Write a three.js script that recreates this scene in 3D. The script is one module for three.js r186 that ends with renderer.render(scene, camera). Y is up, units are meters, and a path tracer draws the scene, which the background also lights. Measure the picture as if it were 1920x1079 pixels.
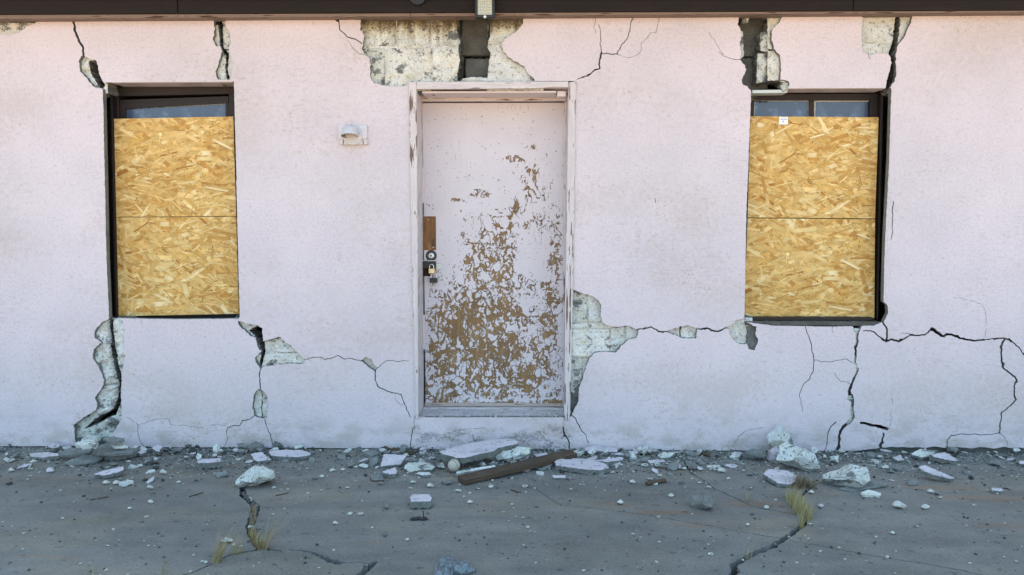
import * as THREE from 'three';
import { RoundedBoxGeometry } from 'three/addons/geometries/RoundedBoxGeometry.js';
import { ImprovedNoise } from 'three/addons/math/ImprovedNoise.js';
import { mergeGeometries, mergeVertices } from 'three/addons/utils/BufferGeometryUtils.js';

// ---------------------------------------------------------------- camera, sky, sun, exposure
const scene = new THREE.Scene();
const SKY = 0.36;
const IMG_W = 1920, IMG_H = 1079, FOCAL = 1400;
const camera = new THREE.PerspectiveCamera(2 * Math.atan(IMG_H / 2 / FOCAL) * 180 / Math.PI, IMG_W / IMG_H, 0.05, 3000);
camera.position.set(0.05, 1.46, 4.6);
camera.rotation.order = 'YXZ';
camera.rotation.set(-5.3 * Math.PI / 180, 1.1 * Math.PI / 180, 0);
camera.updateMatrixWorld(true);

const sunDir = new THREE.Vector3().setFromSphericalCoords(1, THREE.MathUtils.degToRad(90 - 58), Math.PI + 0.3);
{ // clear pale desert sky: whitish towards the horizon, bluer overhead, a broad glow round the sun
  const w = 512, h = 256, d = new Float32Array(w * h * 4), dir = new THREE.Vector3();
  for (let j = 0; j < h; j++) for (let i = 0; i < w; i++) {
    const phi = (i + 0.5) / w * 2 * Math.PI - Math.PI, th = (j + 0.5) / h * Math.PI - Math.PI / 2;
    dir.set(Math.cos(th) * Math.cos(phi), Math.sin(th), Math.cos(th) * Math.sin(phi));
    const e = Math.max(0, dir.y), a = Math.pow(1 - e, 3), c = Math.max(0, dir.dot(sunDir)), glow = 0.5 * Math.pow(c, 6) + 0.9 * Math.pow(c, 60), k = 4 * (j * w + i);
    d[k] = SKY * (0.42 + 0.32 * a + glow); d[k + 1] = SKY * (0.70 + 0.24 * a + glow * 0.97); d[k + 2] = SKY * (1.03 + 0.0 * a + glow * 0.9); d[k + 3] = 1;
  }
  const t = new THREE.DataTexture(d, w, h, THREE.RGBAFormat, THREE.FloatType); t.mapping = THREE.EquirectangularReflectionMapping; t.magFilter = t.minFilter = THREE.LinearFilter; t.needsUpdate = true;
  scene.background = t; scene.environment = t;
}
const sun = new THREE.DirectionalLight(0xffe4c2, 4.6);
sun.position.copy(sunDir).multiplyScalar(40);
sun.castShadow = true; sun.shadow.mapSize.set(4096, 4096);
Object.assign(sun.shadow.camera, { left: -14, right: 14, top: 14, bottom: -14, near: 1, far: 90 });
scene.add(sun, sun.target);

const renderer = new THREE.WebGLRenderer({ antialias: true });
renderer.toneMapping = THREE.LinearToneMapping;
renderer.toneMappingExposure = 4.95;
renderer.shadowMap.enabled = true;

// ---------------------------------------------------------------- helpers
let seedState = 12345;
function rnd() { seedState = (seedState + 0x6D2B79F5) | 0; let t = Math.imul(seedState ^ (seedState >>> 15), 1 | seedState); t = (t + Math.imul(t ^ (t >>> 7), 61 | t)) ^ t; return ((t ^ (t >>> 14)) >>> 0) / 4294967296; }
const rr = (a, b) => a + (b - a) * rnd();
const clamp = (x, a = 0, b = 1) => Math.min(b, Math.max(a, x));
const lerp = (a, b, t) => a + (b - a) * t;
const sstep = (a, b, x) => { const t = clamp((x - a) / (b - a)); return t * t * (3 - 2 * t); };
// gradient noise in the plane
const PERM = new Uint8Array(512), GX = new Float32Array(256), GY = new Float32Array(256);
{ const p = [...Array(256).keys()]; for (let i = 255; i > 0; i--) { const j = Math.floor(rnd() * (i + 1)); [p[i], p[j]] = [p[j], p[i]]; } for (let i = 0; i < 512; i++) PERM[i] = p[i & 255]; for (let i = 0; i < 256; i++) { const a = rnd() * Math.PI * 2; GX[i] = Math.cos(a); GY[i] = Math.sin(a); } }
function n2(x, y, s = 0) {
  const xi = Math.floor(x), yi = Math.floor(y), fx = x - xi, fy = y - yi, X = xi & 255, Y = (yi + s * 37) & 255;
  const u = fx * fx * fx * (fx * (fx * 6 - 15) + 10), v = fy * fy * fy * (fy * (fy * 6 - 15) + 10);
  const a = PERM[PERM[X] + Y], b = PERM[PERM[(X + 1) & 255] + Y], c = PERM[PERM[X] + ((Y + 1) & 255)], d = PERM[PERM[(X + 1) & 255] + ((Y + 1) & 255)];
  return 1.5 * lerp(lerp(GX[a] * fx + GY[a] * fy, GX[b] * (fx - 1) + GY[b] * fy, u), lerp(GX[c] * fx + GY[c] * (fy - 1), GX[d] * (fx - 1) + GY[d] * (fy - 1), u), v);
}
function fbm(x, y, o = 4, s = 0) { let f = 0, a = 0.5, k = 1; for (let i = 0; i < o; i++) { f += a * n2(x * k, y * k, s + i * 3); a *= 0.5; k *= 2.03; } return f; }
const IN = new ImprovedNoise();
function fbm3(x, y, z, o = 4) { let f = 0, a = 0.5, k = 1; for (let i = 0; i < o; i++) { f += a * IN.noise(x * k, y * k, z * k); a *= 0.5; k *= 2.1; } return f; }

// a pixel of the photograph, seen from the camera, as a point on a real plane of the place
const ray = (u, v) => new THREE.Vector3((u - IMG_W / 2) / FOCAL, (IMG_H / 2 - v) / FOCAL, -1).applyQuaternion(camera.quaternion);
function onPlane(u, v, point, normal) { const d = ray(u, v), o = camera.position; const t = point.clone().sub(o).dot(normal) / d.dot(normal); return o.clone().addScaledVector(d, t); }
const ZN = new THREE.Vector3(0, 0, 1), YN = new THREE.Vector3(0, 1, 0);
const W = (u, v, z = 0) => onPlane(u, v, new THREE.Vector3(0, 0, z), ZN);      // on the wall
const G = (u, v, y = 0) => onPlane(u, v, new THREE.Vector3(0, y, 0), YN);      // on the ground
const W2 = (pts, z = 0) => pts.map(([u, v]) => { const p = W(u, v, z); return [p.x, p.y]; });
const G2 = (pts, y = 0) => pts.map(([u, v]) => { const p = G(u, v, y); return [p.x, p.z]; });
const pairs = (s) => s.trim().split(/\s+/).map((q) => q.split(',').map(Number));   // "u,v u,v ..."

const used = {};
function numbered(name) { const n = used[name] = (used[name] ?? -1) + 1; return n ? `${name}_${String(n).padStart(3, '0')}` : name; }
function tag(o, label, category, group) { o.userData.label = label; o.userData.category = category; if (group) o.userData.group = group; return o; }
function thing(name, label, category, pos = [0, 0, 0], group) { const o = new THREE.Group(); o.name = numbered(name); o.position.set(...pos); scene.add(o); return tag(o, label, category, group); }
function part(name, geo, mat, parent) { const m = new THREE.Mesh(geo, mat); m.name = name; m.castShadow = m.receiveShadow = true; parent.add(m); return m; }
function recentre(group) { // put the group's origin at the base of what it holds
  const b = new THREE.Box3().setFromObject(group), c = new THREE.Vector3((b.min.x + b.max.x) / 2, b.min.y, (b.min.z + b.max.z) / 2).sub(group.position);
  group.traverse((m) => { if (m.isMesh) m.geometry.translate(-c.x, -c.y, -c.z); });
  group.position.add(c); group.updateMatrixWorld(true); return group;
}

// ---------------------------------------------------------------- textures
function tex(w, h, fn, srgb = true, wrap = THREE.MirroredRepeatWrapping) {  // fn(u, v, out) with 0..255 values; v runs up
  const d = new Uint8Array(w * h * 4), o = [0, 0, 0];
  for (let j = 0, k = 0; j < h; j++) for (let i = 0; i < w; i++, k += 4) { fn((i + 0.5) / w, (j + 0.5) / h, o); d[k] = clamp(o[0], 0, 255); d[k + 1] = clamp(o[1], 0, 255); d[k + 2] = clamp(o[2], 0, 255); d[k + 3] = 255; }
  const t = new THREE.DataTexture(d, w, h, THREE.RGBAFormat, THREE.UnsignedByteType);
  t.magFilter = THREE.LinearFilter; t.minFilter = THREE.LinearMipmapLinearFilter; t.generateMipmaps = true; t.wrapS = t.wrapT = wrap;
  if (srgb) t.colorSpace = THREE.SRGBColorSpace;
  t.needsUpdate = true; return t;
}
const rep = (t, metresU, metresV, ou = 0, ov = 0) => { t.repeat.set(1 / metresU, 1 / metresV); t.offset.set(ou, ov); return t; };
const grey = (o, g) => { o[0] = o[1] = o[2] = g; };

// wall paint and plaster relief, one unrepeated sheet for the whole front (uv in metres)
const WX0 = -3.75, WX1 = 3.75, WY0 = -0.1, WY1 = 2.9;
const stuccoMap = tex(2048, 1024, (u, v, o) => {
  const x = WX0 + u * (WX1 - WX0), y = WY0 + v * (WY1 - WY0);
  const big = fbm(x * 0.9, y * 0.9, 4, 1), mid = fbm(x * 4, y * 4, 3, 5), fine = n2(x * 70, y * 70, 8), fine2 = n2(x * 160, y * 160, 9);
  const dirt = sstep(0.0, 0.5, fbm(x * 1.3 + 5, y * 1.7 + 3, 5, 11) + 0.3 * fine + 0.25 * n2(x * 32, y * 32, 62));             // grimy patches with a grain of their own
  const speck = sstep(0.22, 0.6, fine * 0.6 + fine2 * 0.5 + 0.25 * mid) * (0.25 + 0.75 * dirt);
  const scuff = sstep(0.42, 0.62, n2(x * 14, y * 60, 21) + 0.5 * n2(x * 50, y * 110, 22)) * sstep(-0.05, 0.25, fbm(x * 2, y * 2, 3, 31));
  const foot = sstep(0.32, 0.0, y) * sstep(-0.15, 0.35, fbm(x * 6, y * 11, 4, 41) + 0.2 * fine);     // splashed soil
  const grime = sstep(-0.05, 0.3, fbm(x * 9, y * 16, 5, 45) + 0.35 * fine) * sstep(0.17, 0.09, y + 0.05 * n2(x * 7, 2, 46)) * sstep(-0.72, -0.6, x) * sstep(0.38, 0.25, x);   // cement smears under the doorstep
  const k = 1 + big * 0.05 + mid * 0.035 + fine * 0.045 + fine2 * 0.05 - dirt * 0.028 - speck * 0.15 - scuff * 0.04 - foot * 0.12 - grime * 0.2;
  const patch = sstep(0.09, 0.05, Math.hypot((x + 2.72) * 0.8, (y - 2.5) * 0.6) + 0.02 * mid);
  const w = 1 - patch * 0.6; const kk = lerp(1.02, k, w);
  const pit = sstep(0.5, 0.75, n2(x * 48, y * 48, 61) * 0.8 + 0.35 * fine2) * (0.35 + 0.65 * sstep(-0.2, 0.3, mid)); const kp = kk * (1 - 0.13 * pit);
  o[0] = 214 * kp + 2 * big; o[1] = 202 * kp - 1.5 * speck - 2 * dirt; o[2] = 205.5 * kp - 8 * speck - 6 * dirt - 6 * foot - 2 * scuff - 5 * pit;
});
const stuccoBump = tex(2048, 1024, (u, v, o) => {
  const x = WX0 + u * (WX1 - WX0), y = WY0 + v * (WY1 - WY0);
  const swirl = fbm(x * 3 + 1.5 * n2(x, y, 3), y * 3, 3, 7);
  const ang = 0.25 * n2(x * 1.2, y * 1.2, 17), xs = x + ang * y, ys = y - ang * x;
  const brushMask = sstep(1.25, 0.55, y + 0.4 * n2(x * 0.8, y, 13)) * sstep(-0.25, 0.2, fbm(x * 0.9 + 9, y * 1.6, 3, 15));
  const brush = n2(xs * 4, ys * 55, 19) + 0.6 * n2(xs * 9, ys * 120, 20);
  const trowel = sstep(0.3, 0.5, n2(x * 9 + 2 * swirl, y * 26, 23));
  const g = 128 + 34 * swirl + 30 * n2(x * 32, y * 32, 2) + 22 * n2(x * 75, y * 75, 4) + 16 * n2(x * 150, y * 150, 6) + brushMask * brush * 19 + trowel * 3;
  grey(o, g);
}, false);
for (const t of [stuccoMap, stuccoBump]) rep(t, WX1 - WX0, WY1 - WY0, -WX0 / (WX1 - WX0), -WY0 / (WY1 - WY0));

// pale limewashed block faces with grey aggregate showing
const blockTexture = (cream, seed, share, stainy = 1, spotty = 0.16) => tex(1024, 1024, (u, v, o) => {
  const x = u * 1.2, y = v * 1.2, f = n2(x * 90, y * 90, seed), f2 = n2(x * 190, y * 190, seed + 1), m = fbm(x * 7, y * 7, 4, seed + 2), c2 = n2(x * 42, y * 42, seed + 12);
  const bare = sstep(share - 0.1, share + 0.12, fbm(x * 9 + 3, y * 12, 5, seed + 5) + 0.2 * f), stain = sstep(-0.05, 0.4, fbm(x * 13, y * 15, 4, seed + 9) + 0.2 * f) * stainy;
  const pit = sstep(0.34, 0.6, f * 0.75 + f2 * 0.4 + 0.2 * c2), spot = sstep(0.45, 0.62, c2 + 0.3 * f), k = 1 + 0.12 * m + 0.09 * f + 0.07 * f2 - pit * 0.3 - spot * spotty;
  const c = cream, gr = [112 * (1 + 0.35 * f + 0.2 * c2), 113 * (1 + 0.35 * f + 0.2 * c2), 110 * (1 + 0.35 * f + 0.2 * c2)];
  for (let i = 0; i < 3; i++) o[i] = lerp(lerp(c[i], c[i] * [0.92, 0.89, 0.78][i], stain * 0.8), gr[i], bare) * k;
});
const blockBump = tex(1024, 1024, (u, v, o) => { const x = u * 1.2, y = v * 1.2; const pit = sstep(0.3, 0.6, n2(x * 75, y * 75, 51)); grey(o, 140 + 55 * fbm(x * 16, y * 16, 4, 50) + 40 * n2(x * 110, y * 110, 52) - 60 * pit); }, false);
rep(blockBump, 1.2, 1.2);
const creamTex = rep(blockTexture([219, 218, 211], 60, 0.3, 0.7), 1.2, 1.2), mixTex = rep(blockTexture([200, 202, 194], 80, 0.14, 0.5), 1.2, 1.2), paleTex = rep(blockTexture([212, 212, 207], 95, 0.36, 0.5), 1.2, 1.2), rockTex = rep(blockTexture([194, 194, 187], 112, 0.2, 0.35, 0.36), 1.2, 1.2);
// sooty, rust-edged course right under the beam, over the door (uv in metres on the wall)
const SX0 = -1.1, SX1 = 0.35, SY0 = 2.42, SY1 = 2.74;
const sootTex = rep(tex(1024, 256, (u, v, o) => {
  const x = SX0 + u * (SX1 - SX0), y = SY0 + v * (SY1 - SY0), f = n2(x * 90, y * 90, 610), c2 = n2(x * 42, y * 42, 611), m = fbm(x * 9, y * 9, 4, 612), drip = fbm(x * 22, y * 3, 4, 614);
  const soot = sstep(2.575, 2.665, y + 0.05 * drip + 0.03 * f + 0.05 * m), rust = sstep(2.53, 2.63, y + 0.07 * drip + 0.03 * c2), bare = sstep(0.22, 0.34, fbm(x * 8 + 2, y * 8, 5, 616) + 0.2 * f), pit = sstep(0.3, 0.6, f + 0.4 * c2), k = 1 + 0.13 * m + 0.1 * f - 0.3 * pit - 0.1 * sstep(0, 0.3, drip);
  for (let i = 0; i < 3; i++) o[i] = lerp(lerp(lerp([212, 214, 205][i], [184, 164, 124][i], rust * 0.75), [74, 62, 46][i], soot * 0.85), [108, 109, 106][i], bare * 0.9) * k;
}), SX1 - SX0, SY1 - SY0, -SX0 / (SX1 - SX0), -SY0 / (SY1 - SY0));
const greyTex = rep(tex(512, 512, (u, v, o) => { const x = u * 0.8, y = v * 0.8; const k = 1 + 0.22 * fbm(x * 12, y * 12, 4, 70) + 0.12 * n2(x * 110, y * 110, 71) + 0.1 * n2(x * 200, y * 200, 72); o[0] = 118 * k; o[1] = 119 * k; o[2] = 115 * k; }), 0.8, 0.8);

// weathered paint on timber: the grain runs along v
const trimTexture = (along, peel) => tex(along ? 512 : 1024, along ? 1024 : 512, (u, v, o) => {
  const s = along ? u : v, t = along ? v : u, x = s * 0.5, y = t * 1.0;
  const grain = n2(x * 90, y * 3.5, 101) + 0.6 * n2(x * 220, y * 7, 102), flake = fbm(x * 26, y * 9, 4, 104);
  const open = sstep(peel, peel + 0.14, grain * 0.55 + flake * 0.75), k = 1 + 0.05 * grain + 0.06 * flake + 0.04 * n2(x * 200, y * 200, 105);
  o[0] = lerp(210 * k, 92 + 30 * grain, open); o[1] = lerp(200 * k, 74 + 26 * grain, open); o[2] = lerp(199 * k, 62 + 24 * grain, open);
});
const trimBumpT = (along) => tex(along ? 512 : 1024, along ? 1024 : 512, (u, v, o) => { const s = along ? u : v, t = along ? v : u; grey(o, 128 + 60 * n2(s * 45, t * 3.5, 101) + 40 * n2(s * 110, t * 7, 102) + 50 * fbm(s * 13, t * 9, 4, 104)); }, false);
const trimV = rep(trimTexture(true, 0.30), 0.5, 1), trimH = rep(trimTexture(false, 0.36), 1, 0.5), trimRough = rep(trimTexture(true, 0.20), 0.5, 1, 0.3, 0.1), trimBumpV = rep(trimBumpT(true), 0.5, 1), trimBumpH = rep(trimBumpT(false), 1, 0.5);

const darkWood = rep(tex(1024, 256, (u, v, o) => { const x = u * 2, y = v * 0.4; const g = n2(x * 3, y * 110, 120) + 0.5 * n2(x * 7, y * 240, 121), m = fbm(x * 3, y * 9, 4, 122), worn = sstep(0.2, 0.5, m + 0.2 * g); const k = 1 + 0.22 * g + 0.3 * m; o[0] = 33 * k + 8 * worn; o[1] = 23 * k + 4 * worn; o[2] = 22 * k + 3 * worn; }), 2, 0.4);
const plankTex = rep(tex(1024, 256, (u, v, o) => { const x = u * 1.5, y = v * 0.3; const w = y + 0.006 * n2(x * 3, 0.5, 7), g = n2(x * 2.5, w * 130, 130) + 0.6 * n2(x * 8, w * 300, 131), m = fbm(x * 5, y * 18, 4, 132), dust = sstep(0.15, 0.45, fbm(x * 9, y * 30, 4, 135)); const k = 1 + 0.2 * g + 0.22 * m; const ck = sstep(0.45, 0.6, g) * 0.5; o[0] = lerp(80 * k, 118, dust * 0.45) * (1 - ck); o[1] = lerp(64 * k, 112, dust * 0.45) * (1 - ck); o[2] = lerp(49 * k, 104, dust * 0.45) * (1 - ck); }), 1.5, 0.3);

// strand board
function strandBoard(seed) {
  const S = 1024, c = document.createElement('canvas'); c.width = c.height = S; const g = c.getContext('2d'), old = seedState; seedState = seed;
  g.fillStyle = 'rgb(210,172,104)'; g.fillRect(0, 0, S, S);
  const tones = [[224, 184, 112], [212, 168, 92], [233, 198, 130], [202, 155, 80], [239, 210, 148], [192, 142, 70], [219, 177, 104], [228, 190, 120]];
  for (let i = 0; i < 3200; i++) {
    const t = tones[Math.floor(rnd() * tones.length)], late = i > 2650, k = rr(0.93, 1.05);
    let [r, gg, b] = t.map((q) => q * k); const odd = rnd(); if (late && odd < 0.05) [r, gg, b] = [172, 116, 50]; else if (late && odd > 0.88) [r, gg, b] = [240, 219, 170];
    const L = rr(30, 160) * (rnd() < 0.35 ? 0.5 : 1), H = rr(3.5, 31) * (rnd() < 0.4 ? 0.4 : 1);
    g.save(); g.translate(rr(-20, S + 20), rr(-20, S + 20)); g.rotate((rnd() + rnd() + rnd() - 1.5) * (rnd() < 0.3 ? 2.2 : 0.85)); const gl = g.createLinearGradient(-L / 2, 0, L / 2, 0); gl.addColorStop(0, `rgb(${r * 0.96 | 0},${gg * 0.94 | 0},${b * 0.9 | 0})`); gl.addColorStop(rr(0.3, 0.7), `rgb(${Math.min(255, r * 1.03) | 0},${Math.min(255, gg * 1.03) | 0},${b * 1.03 | 0})`); gl.addColorStop(1, `rgb(${r * 0.97 | 0},${gg * 0.96 | 0},${b * 0.93 | 0})`);
    g.fillStyle = gl; g.globalAlpha = rnd() < 0.5 ? 0.75 : 1; g.beginPath(); g.moveTo(-L / 2, -H / 2 + rr(-2, 2)); g.lineTo(L / 2 + rr(-9, 9), -H / 2); g.lineTo(L / 2 + rr(-9, 9), H / 2); g.lineTo(-L / 2 + rr(-8, 8), H / 2 + rr(-2, 2)); g.closePath(); g.fill();
    g.strokeStyle = `rgba(104,64,22,${rr(0.08, 0.45)})`; g.lineWidth = rr(0.6, 1.5); g.beginPath(); g.moveTo(-L / 2, H / 2); g.lineTo(L / 2, H / 2); g.stroke();
    if (rnd() < 0.5) { g.strokeStyle = `rgba(140,92,40,${rr(0.05, 0.16)})`; for (let q = 0; q < 3; q++) { const y = rr(-H / 2, H / 2); g.beginPath(); g.moveTo(-L / 2, y); g.lineTo(L / 2, y + rr(-1, 1)); g.stroke(); } }
    g.restore();
  }
  for (let i = 0; i < 110; i++) { g.save(); g.translate(rnd() * S, rnd() * S); g.rotate(rr(-1.6, 1.6)); g.fillStyle = `rgba(58,36,18,${rr(0.4, 0.9)})`; g.fillRect(0, 0, rr(4, 26), rr(1, 4)); g.restore(); }
  seedState = old;
  const t = new THREE.CanvasTexture(c); t.colorSpace = THREE.SRGBColorSpace; t.wrapS = t.wrapT = THREE.MirroredRepeatWrapping; return rep(t, 1.0, 1.0);
}

// concrete floor: uv in metres over the near slab
const FX0 = -3.9, FX1 = 3.9, FZ0 = -0.05, FZ1 = 2.75;
const stains = [[1250, 962, 70, 5, 0.9], [1160, 948, 30, 4, .5], [1420, 945, 60, 8, 0.7], [1480, 962, 40, 4, .7], [1850, 935, 110, 6, 0.8], [1760, 915, 80, 5, .5], [1300, 985, 60, 6, .5], [1880, 985, 60, 8, .5], [700, 1018, 40, 3, .4], [110, 897, 50, 5, .4], [80, 1045, 80, 5, .4], [1500, 905, 50, 6, .5]].map(([u, v, a, b, k]) => { const p = G(u, v), q = G(u + a, v), r = G(u, v + b); return [p.x, p.z, q.x - p.x, r.z - p.z, k]; });
const floorMap = tex(2048, 1024, (u, v, o) => {
  const x = FX0 + u * (FX1 - FX0), z = FZ0 + v * (FZ1 - FZ0);
  const big = fbm(x * 0.8, z * 1.1, 4, 140), streak = fbm(x * 1.1 + z * 0.25, z * 7, 4, 144), f = n2(x * 80, z * 80, 150), f2 = n2(x * 190, z * 190, 151), mid = fbm(x * 6, z * 9, 4, 153);
  const warm = sstep(-0.05, 0.35, fbm(x * 1.3 + 7, z * 2.6, 4, 160));
  const grit = sstep(0.5, 0.02, z + 0.3 * n2(x * 2.2, z * 2, 165)) * sstep(0.02, 0.4, 0.6 * f2 + 0.5 * f + 0.6 * mid);                // broken mortar dust
  let rust = 0; for (const [sx, sz, a, b, k] of stains) { const d = ((x - sx) / a) ** 2 + ((z - sz) / b) ** 2; if (d < 4) rust = Math.max(rust, k * sstep(1.6, 0.1, d + 1.6 * fbm(x * 9, z * 26, 4, 170))); }
  const k = 1 + 0.16 * big + 0.12 * streak + 0.12 * mid + 0.08 * f + 0.08 * f2, spot = sstep(0.62, 0.8, n2(x * 24, z * 24, 180) + 0.3 * f) * 0.25;
  const fleck = sstep(0.74, 0.86, n2(x * 46, z * 46, 183) + 0.25 * f2), s = Math.max(grit * 0.75, fleck * 0.8);
  o[0] = lerp((113 + 6 * warm) * k * (1 - spot), 138, s) + 10 * rust; o[1] = lerp((110 + 2 * warm) * k * (1 - spot), 138, s) - 7 * rust; o[2] = lerp((104 - 3 * warm) * k * (1 - spot), 134, s) - 18 * rust;
});
const floorBump = tex(2048, 1024, (u, v, o) => { const x = FX0 + u * (FX1 - FX0), z = FZ0 + v * (FZ1 - FZ0); grey(o, 128 + 40 * fbm(x * 4, z * 6, 4, 190) + 14 * n2(x * 60, z * 60, 191) + 12 * n2(x * 150, z * 150, 192)); }, false);
for (const t of [floorMap, floorBump]) rep(t, FX1 - FX0, FZ1 - FZ0, -FX0 / (FX1 - FX0), -FZ0 / (FZ1 - FZ0));

// fallen plaster: paint darkened to offset skylight on tops, plus scuffs and mortar dust
const dimmedDustyTex = rep(tex(1024, 1024, (u, v, o) => { const x = u * 1.5, y = v * 1.5, f = n2(x * 90, y * 90, 630), c2 = n2(x * 40, y * 40, 631), m = fbm(x * 6, y * 6, 4, 632), d = sstep(0.02, 0.42, fbm(x * 11, y * 11, 5, 634) + 0.3 * f), ch = sstep(0.5, 0.7, c2 + 0.35 * f), k = 1 + 0.06 * m + 0.07 * f; o[0] = lerp(lerp(196, 172, d), 134, ch) * k; o[1] = lerp(lerp(185, 166, d), 134, ch) * k; o[2] = lerp(lerp(189, 166, d), 130, ch) * k; }), 1.5, 1.5);
const std = (o) => new THREE.MeshStandardMaterial({ roughness: 0.9, ...o });
const M = {
  stucco: std({ map: stuccoMap, bumpMap: stuccoBump, bumpScale: 0.005, roughness: 0.88 }),
  mortar: std({ map: greyTex, bumpMap: blockBump, bumpScale: 0.004, roughness: 0.95 }),
  edge: std({ map: greyTex, color: new THREE.Color(1.0, 0.99, 0.95), bumpMap: blockBump, bumpScale: 0.004, roughness: 0.95 }),
  cream: std({ map: creamTex, bumpMap: blockBump, bumpScale: 0.006, roughness: 0.95 }),
  mixed: std({ map: mixTex, bumpMap: blockBump, bumpScale: 0.006, roughness: 0.95 }),
  pale: std({ map: paleTex, bumpMap: blockBump, bumpScale: 0.006, roughness: 0.95 }),
  rock: std({ map: rockTex, color: new THREE.Color(1.14, 1.15, 1.16), bumpMap: blockBump, bumpScale: 0.009, roughness: 0.95 }),
  soot: std({ map: sootTex, bumpMap: blockBump, bumpScale: 0.006, roughness: 0.95 }),
  greyBlock: std({ map: greyTex, color: new THREE.Color(0.75, 0.75, 0.74), bumpMap: blockBump, bumpScale: 0.004, roughness: 0.95 }),
  room: std({ color: new THREE.Color(0.3, 0.28, 0.26) }),
  iron: std({ color: new THREE.Color(0.06, 0.05, 0.045), roughness: 0.6 }),
  dimmedDusty: std({ map: dimmedDustyTex, bumpMap: stuccoBump, bumpScale: 0.005, roughness: 0.95 }),
  trimV: std({ map: trimV, bumpMap: trimBumpV, bumpScale: 0.004, roughness: 0.8 }),
  trimRough: std({ map: trimRough, bumpMap: trimBumpV, bumpScale: 0.006, roughness: 0.85 }),
  trimH: std({ map: trimH, bumpMap: trimBumpH, bumpScale: 0.004, roughness: 0.8 }),
  trimPaint: std({ color: new THREE.Color(0.68, 0.58, 0.57), bumpMap: trimBumpV, bumpScale: 0.001, roughness: 0.6 }),
  tan: std({ map: trimH, color: new THREE.Color(0.36, 0.28, 0.22), roughness: 0.85 }),
  beam: std({ map: darkWood, color: new THREE.Color(0.58, 0.54, 0.54), roughness: 0.8 }),
  frame: std({ map: darkWood, color: new THREE.Color(0.8, 0.72, 0.7), roughness: 0.6 }),
  plank: std({ map: plankTex, roughness: 0.85 }),
  steel: std({ color: new THREE.Color(0.62, 0.62, 0.6), metalness: 0.9, roughness: 0.35 }),
  zinc: std({ color: new THREE.Color(0.42, 0.5, 0.52), metalness: 0.7, roughness: 0.4 }),
  black: std({ color: new THREE.Color(0.018, 0.018, 0.02), roughness: 0.45 }),
  brass: std({ color: new THREE.Color(0.62, 0.52, 0.32), metalness: 0.8, roughness: 0.38 }),
  paintedMetal: std({ color: new THREE.Color(0.6, 0.57, 0.57), roughness: 0.5 }),
  floor: std({ map: floorMap, bumpMap: floorBump, bumpScale: 0.006, roughness: 0.82 }),
  soil: std({ color: new THREE.Color(0.09, 0.07, 0.05), roughness: 1 }),
};

// ---------------------------------------------------------------- outlines with broken edges, distance fields, contours
function ragged(pts, amp, step, seed = 1, freq = 40) {  // closed outline in metres, broken up
  const out = [];
  for (let i = 0; i < pts.length; i++) {
    const [ax, ay] = pts[i], [bx, by] = pts[(i + 1) % pts.length], L = Math.hypot(bx - ax, by - ay), n = Math.max(1, Math.round(L / step));
    for (let k = 0; k < n; k++) { const t = k / n, x = lerp(ax, bx, t), y = lerp(ay, by, t); out.push([x + amp * (n2(x * freq, y * freq, seed) + 0.6 * n2(x * freq * 3, y * freq * 3, seed + 1)), y + amp * (n2(x * freq, y * freq, seed + 2) + 0.6 * n2(x * freq * 3, y * freq * 3, seed + 3))]); }
  }
  return out;
}
function signedTo(pts, x, y) {  // > 0 outside
  let d = 1e9, inside = false;
  for (let i = 0, j = pts.length - 1; i < pts.length; j = i++) {
    const ax = pts[j][0], ay = pts[j][1], bx = pts[i][0], by = pts[i][1], dx = bx - ax, dy = by - ay, l = dx * dx + dy * dy || 1e-12;
    let t = ((x - ax) * dx + (y - ay) * dy) / l; t = t < 0 ? 0 : t > 1 ? 1 : t; const ex = x - ax - t * dx, ey = y - ay - t * dy, q = ex * ex + ey * ey; if (q < d) d = q;
    if ((ay > y) !== (by > y) && x < (dx * (y - ay)) / dy + ax) inside = !inside;
  }
  d = Math.sqrt(d); return inside ? -d : d;
}
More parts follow.
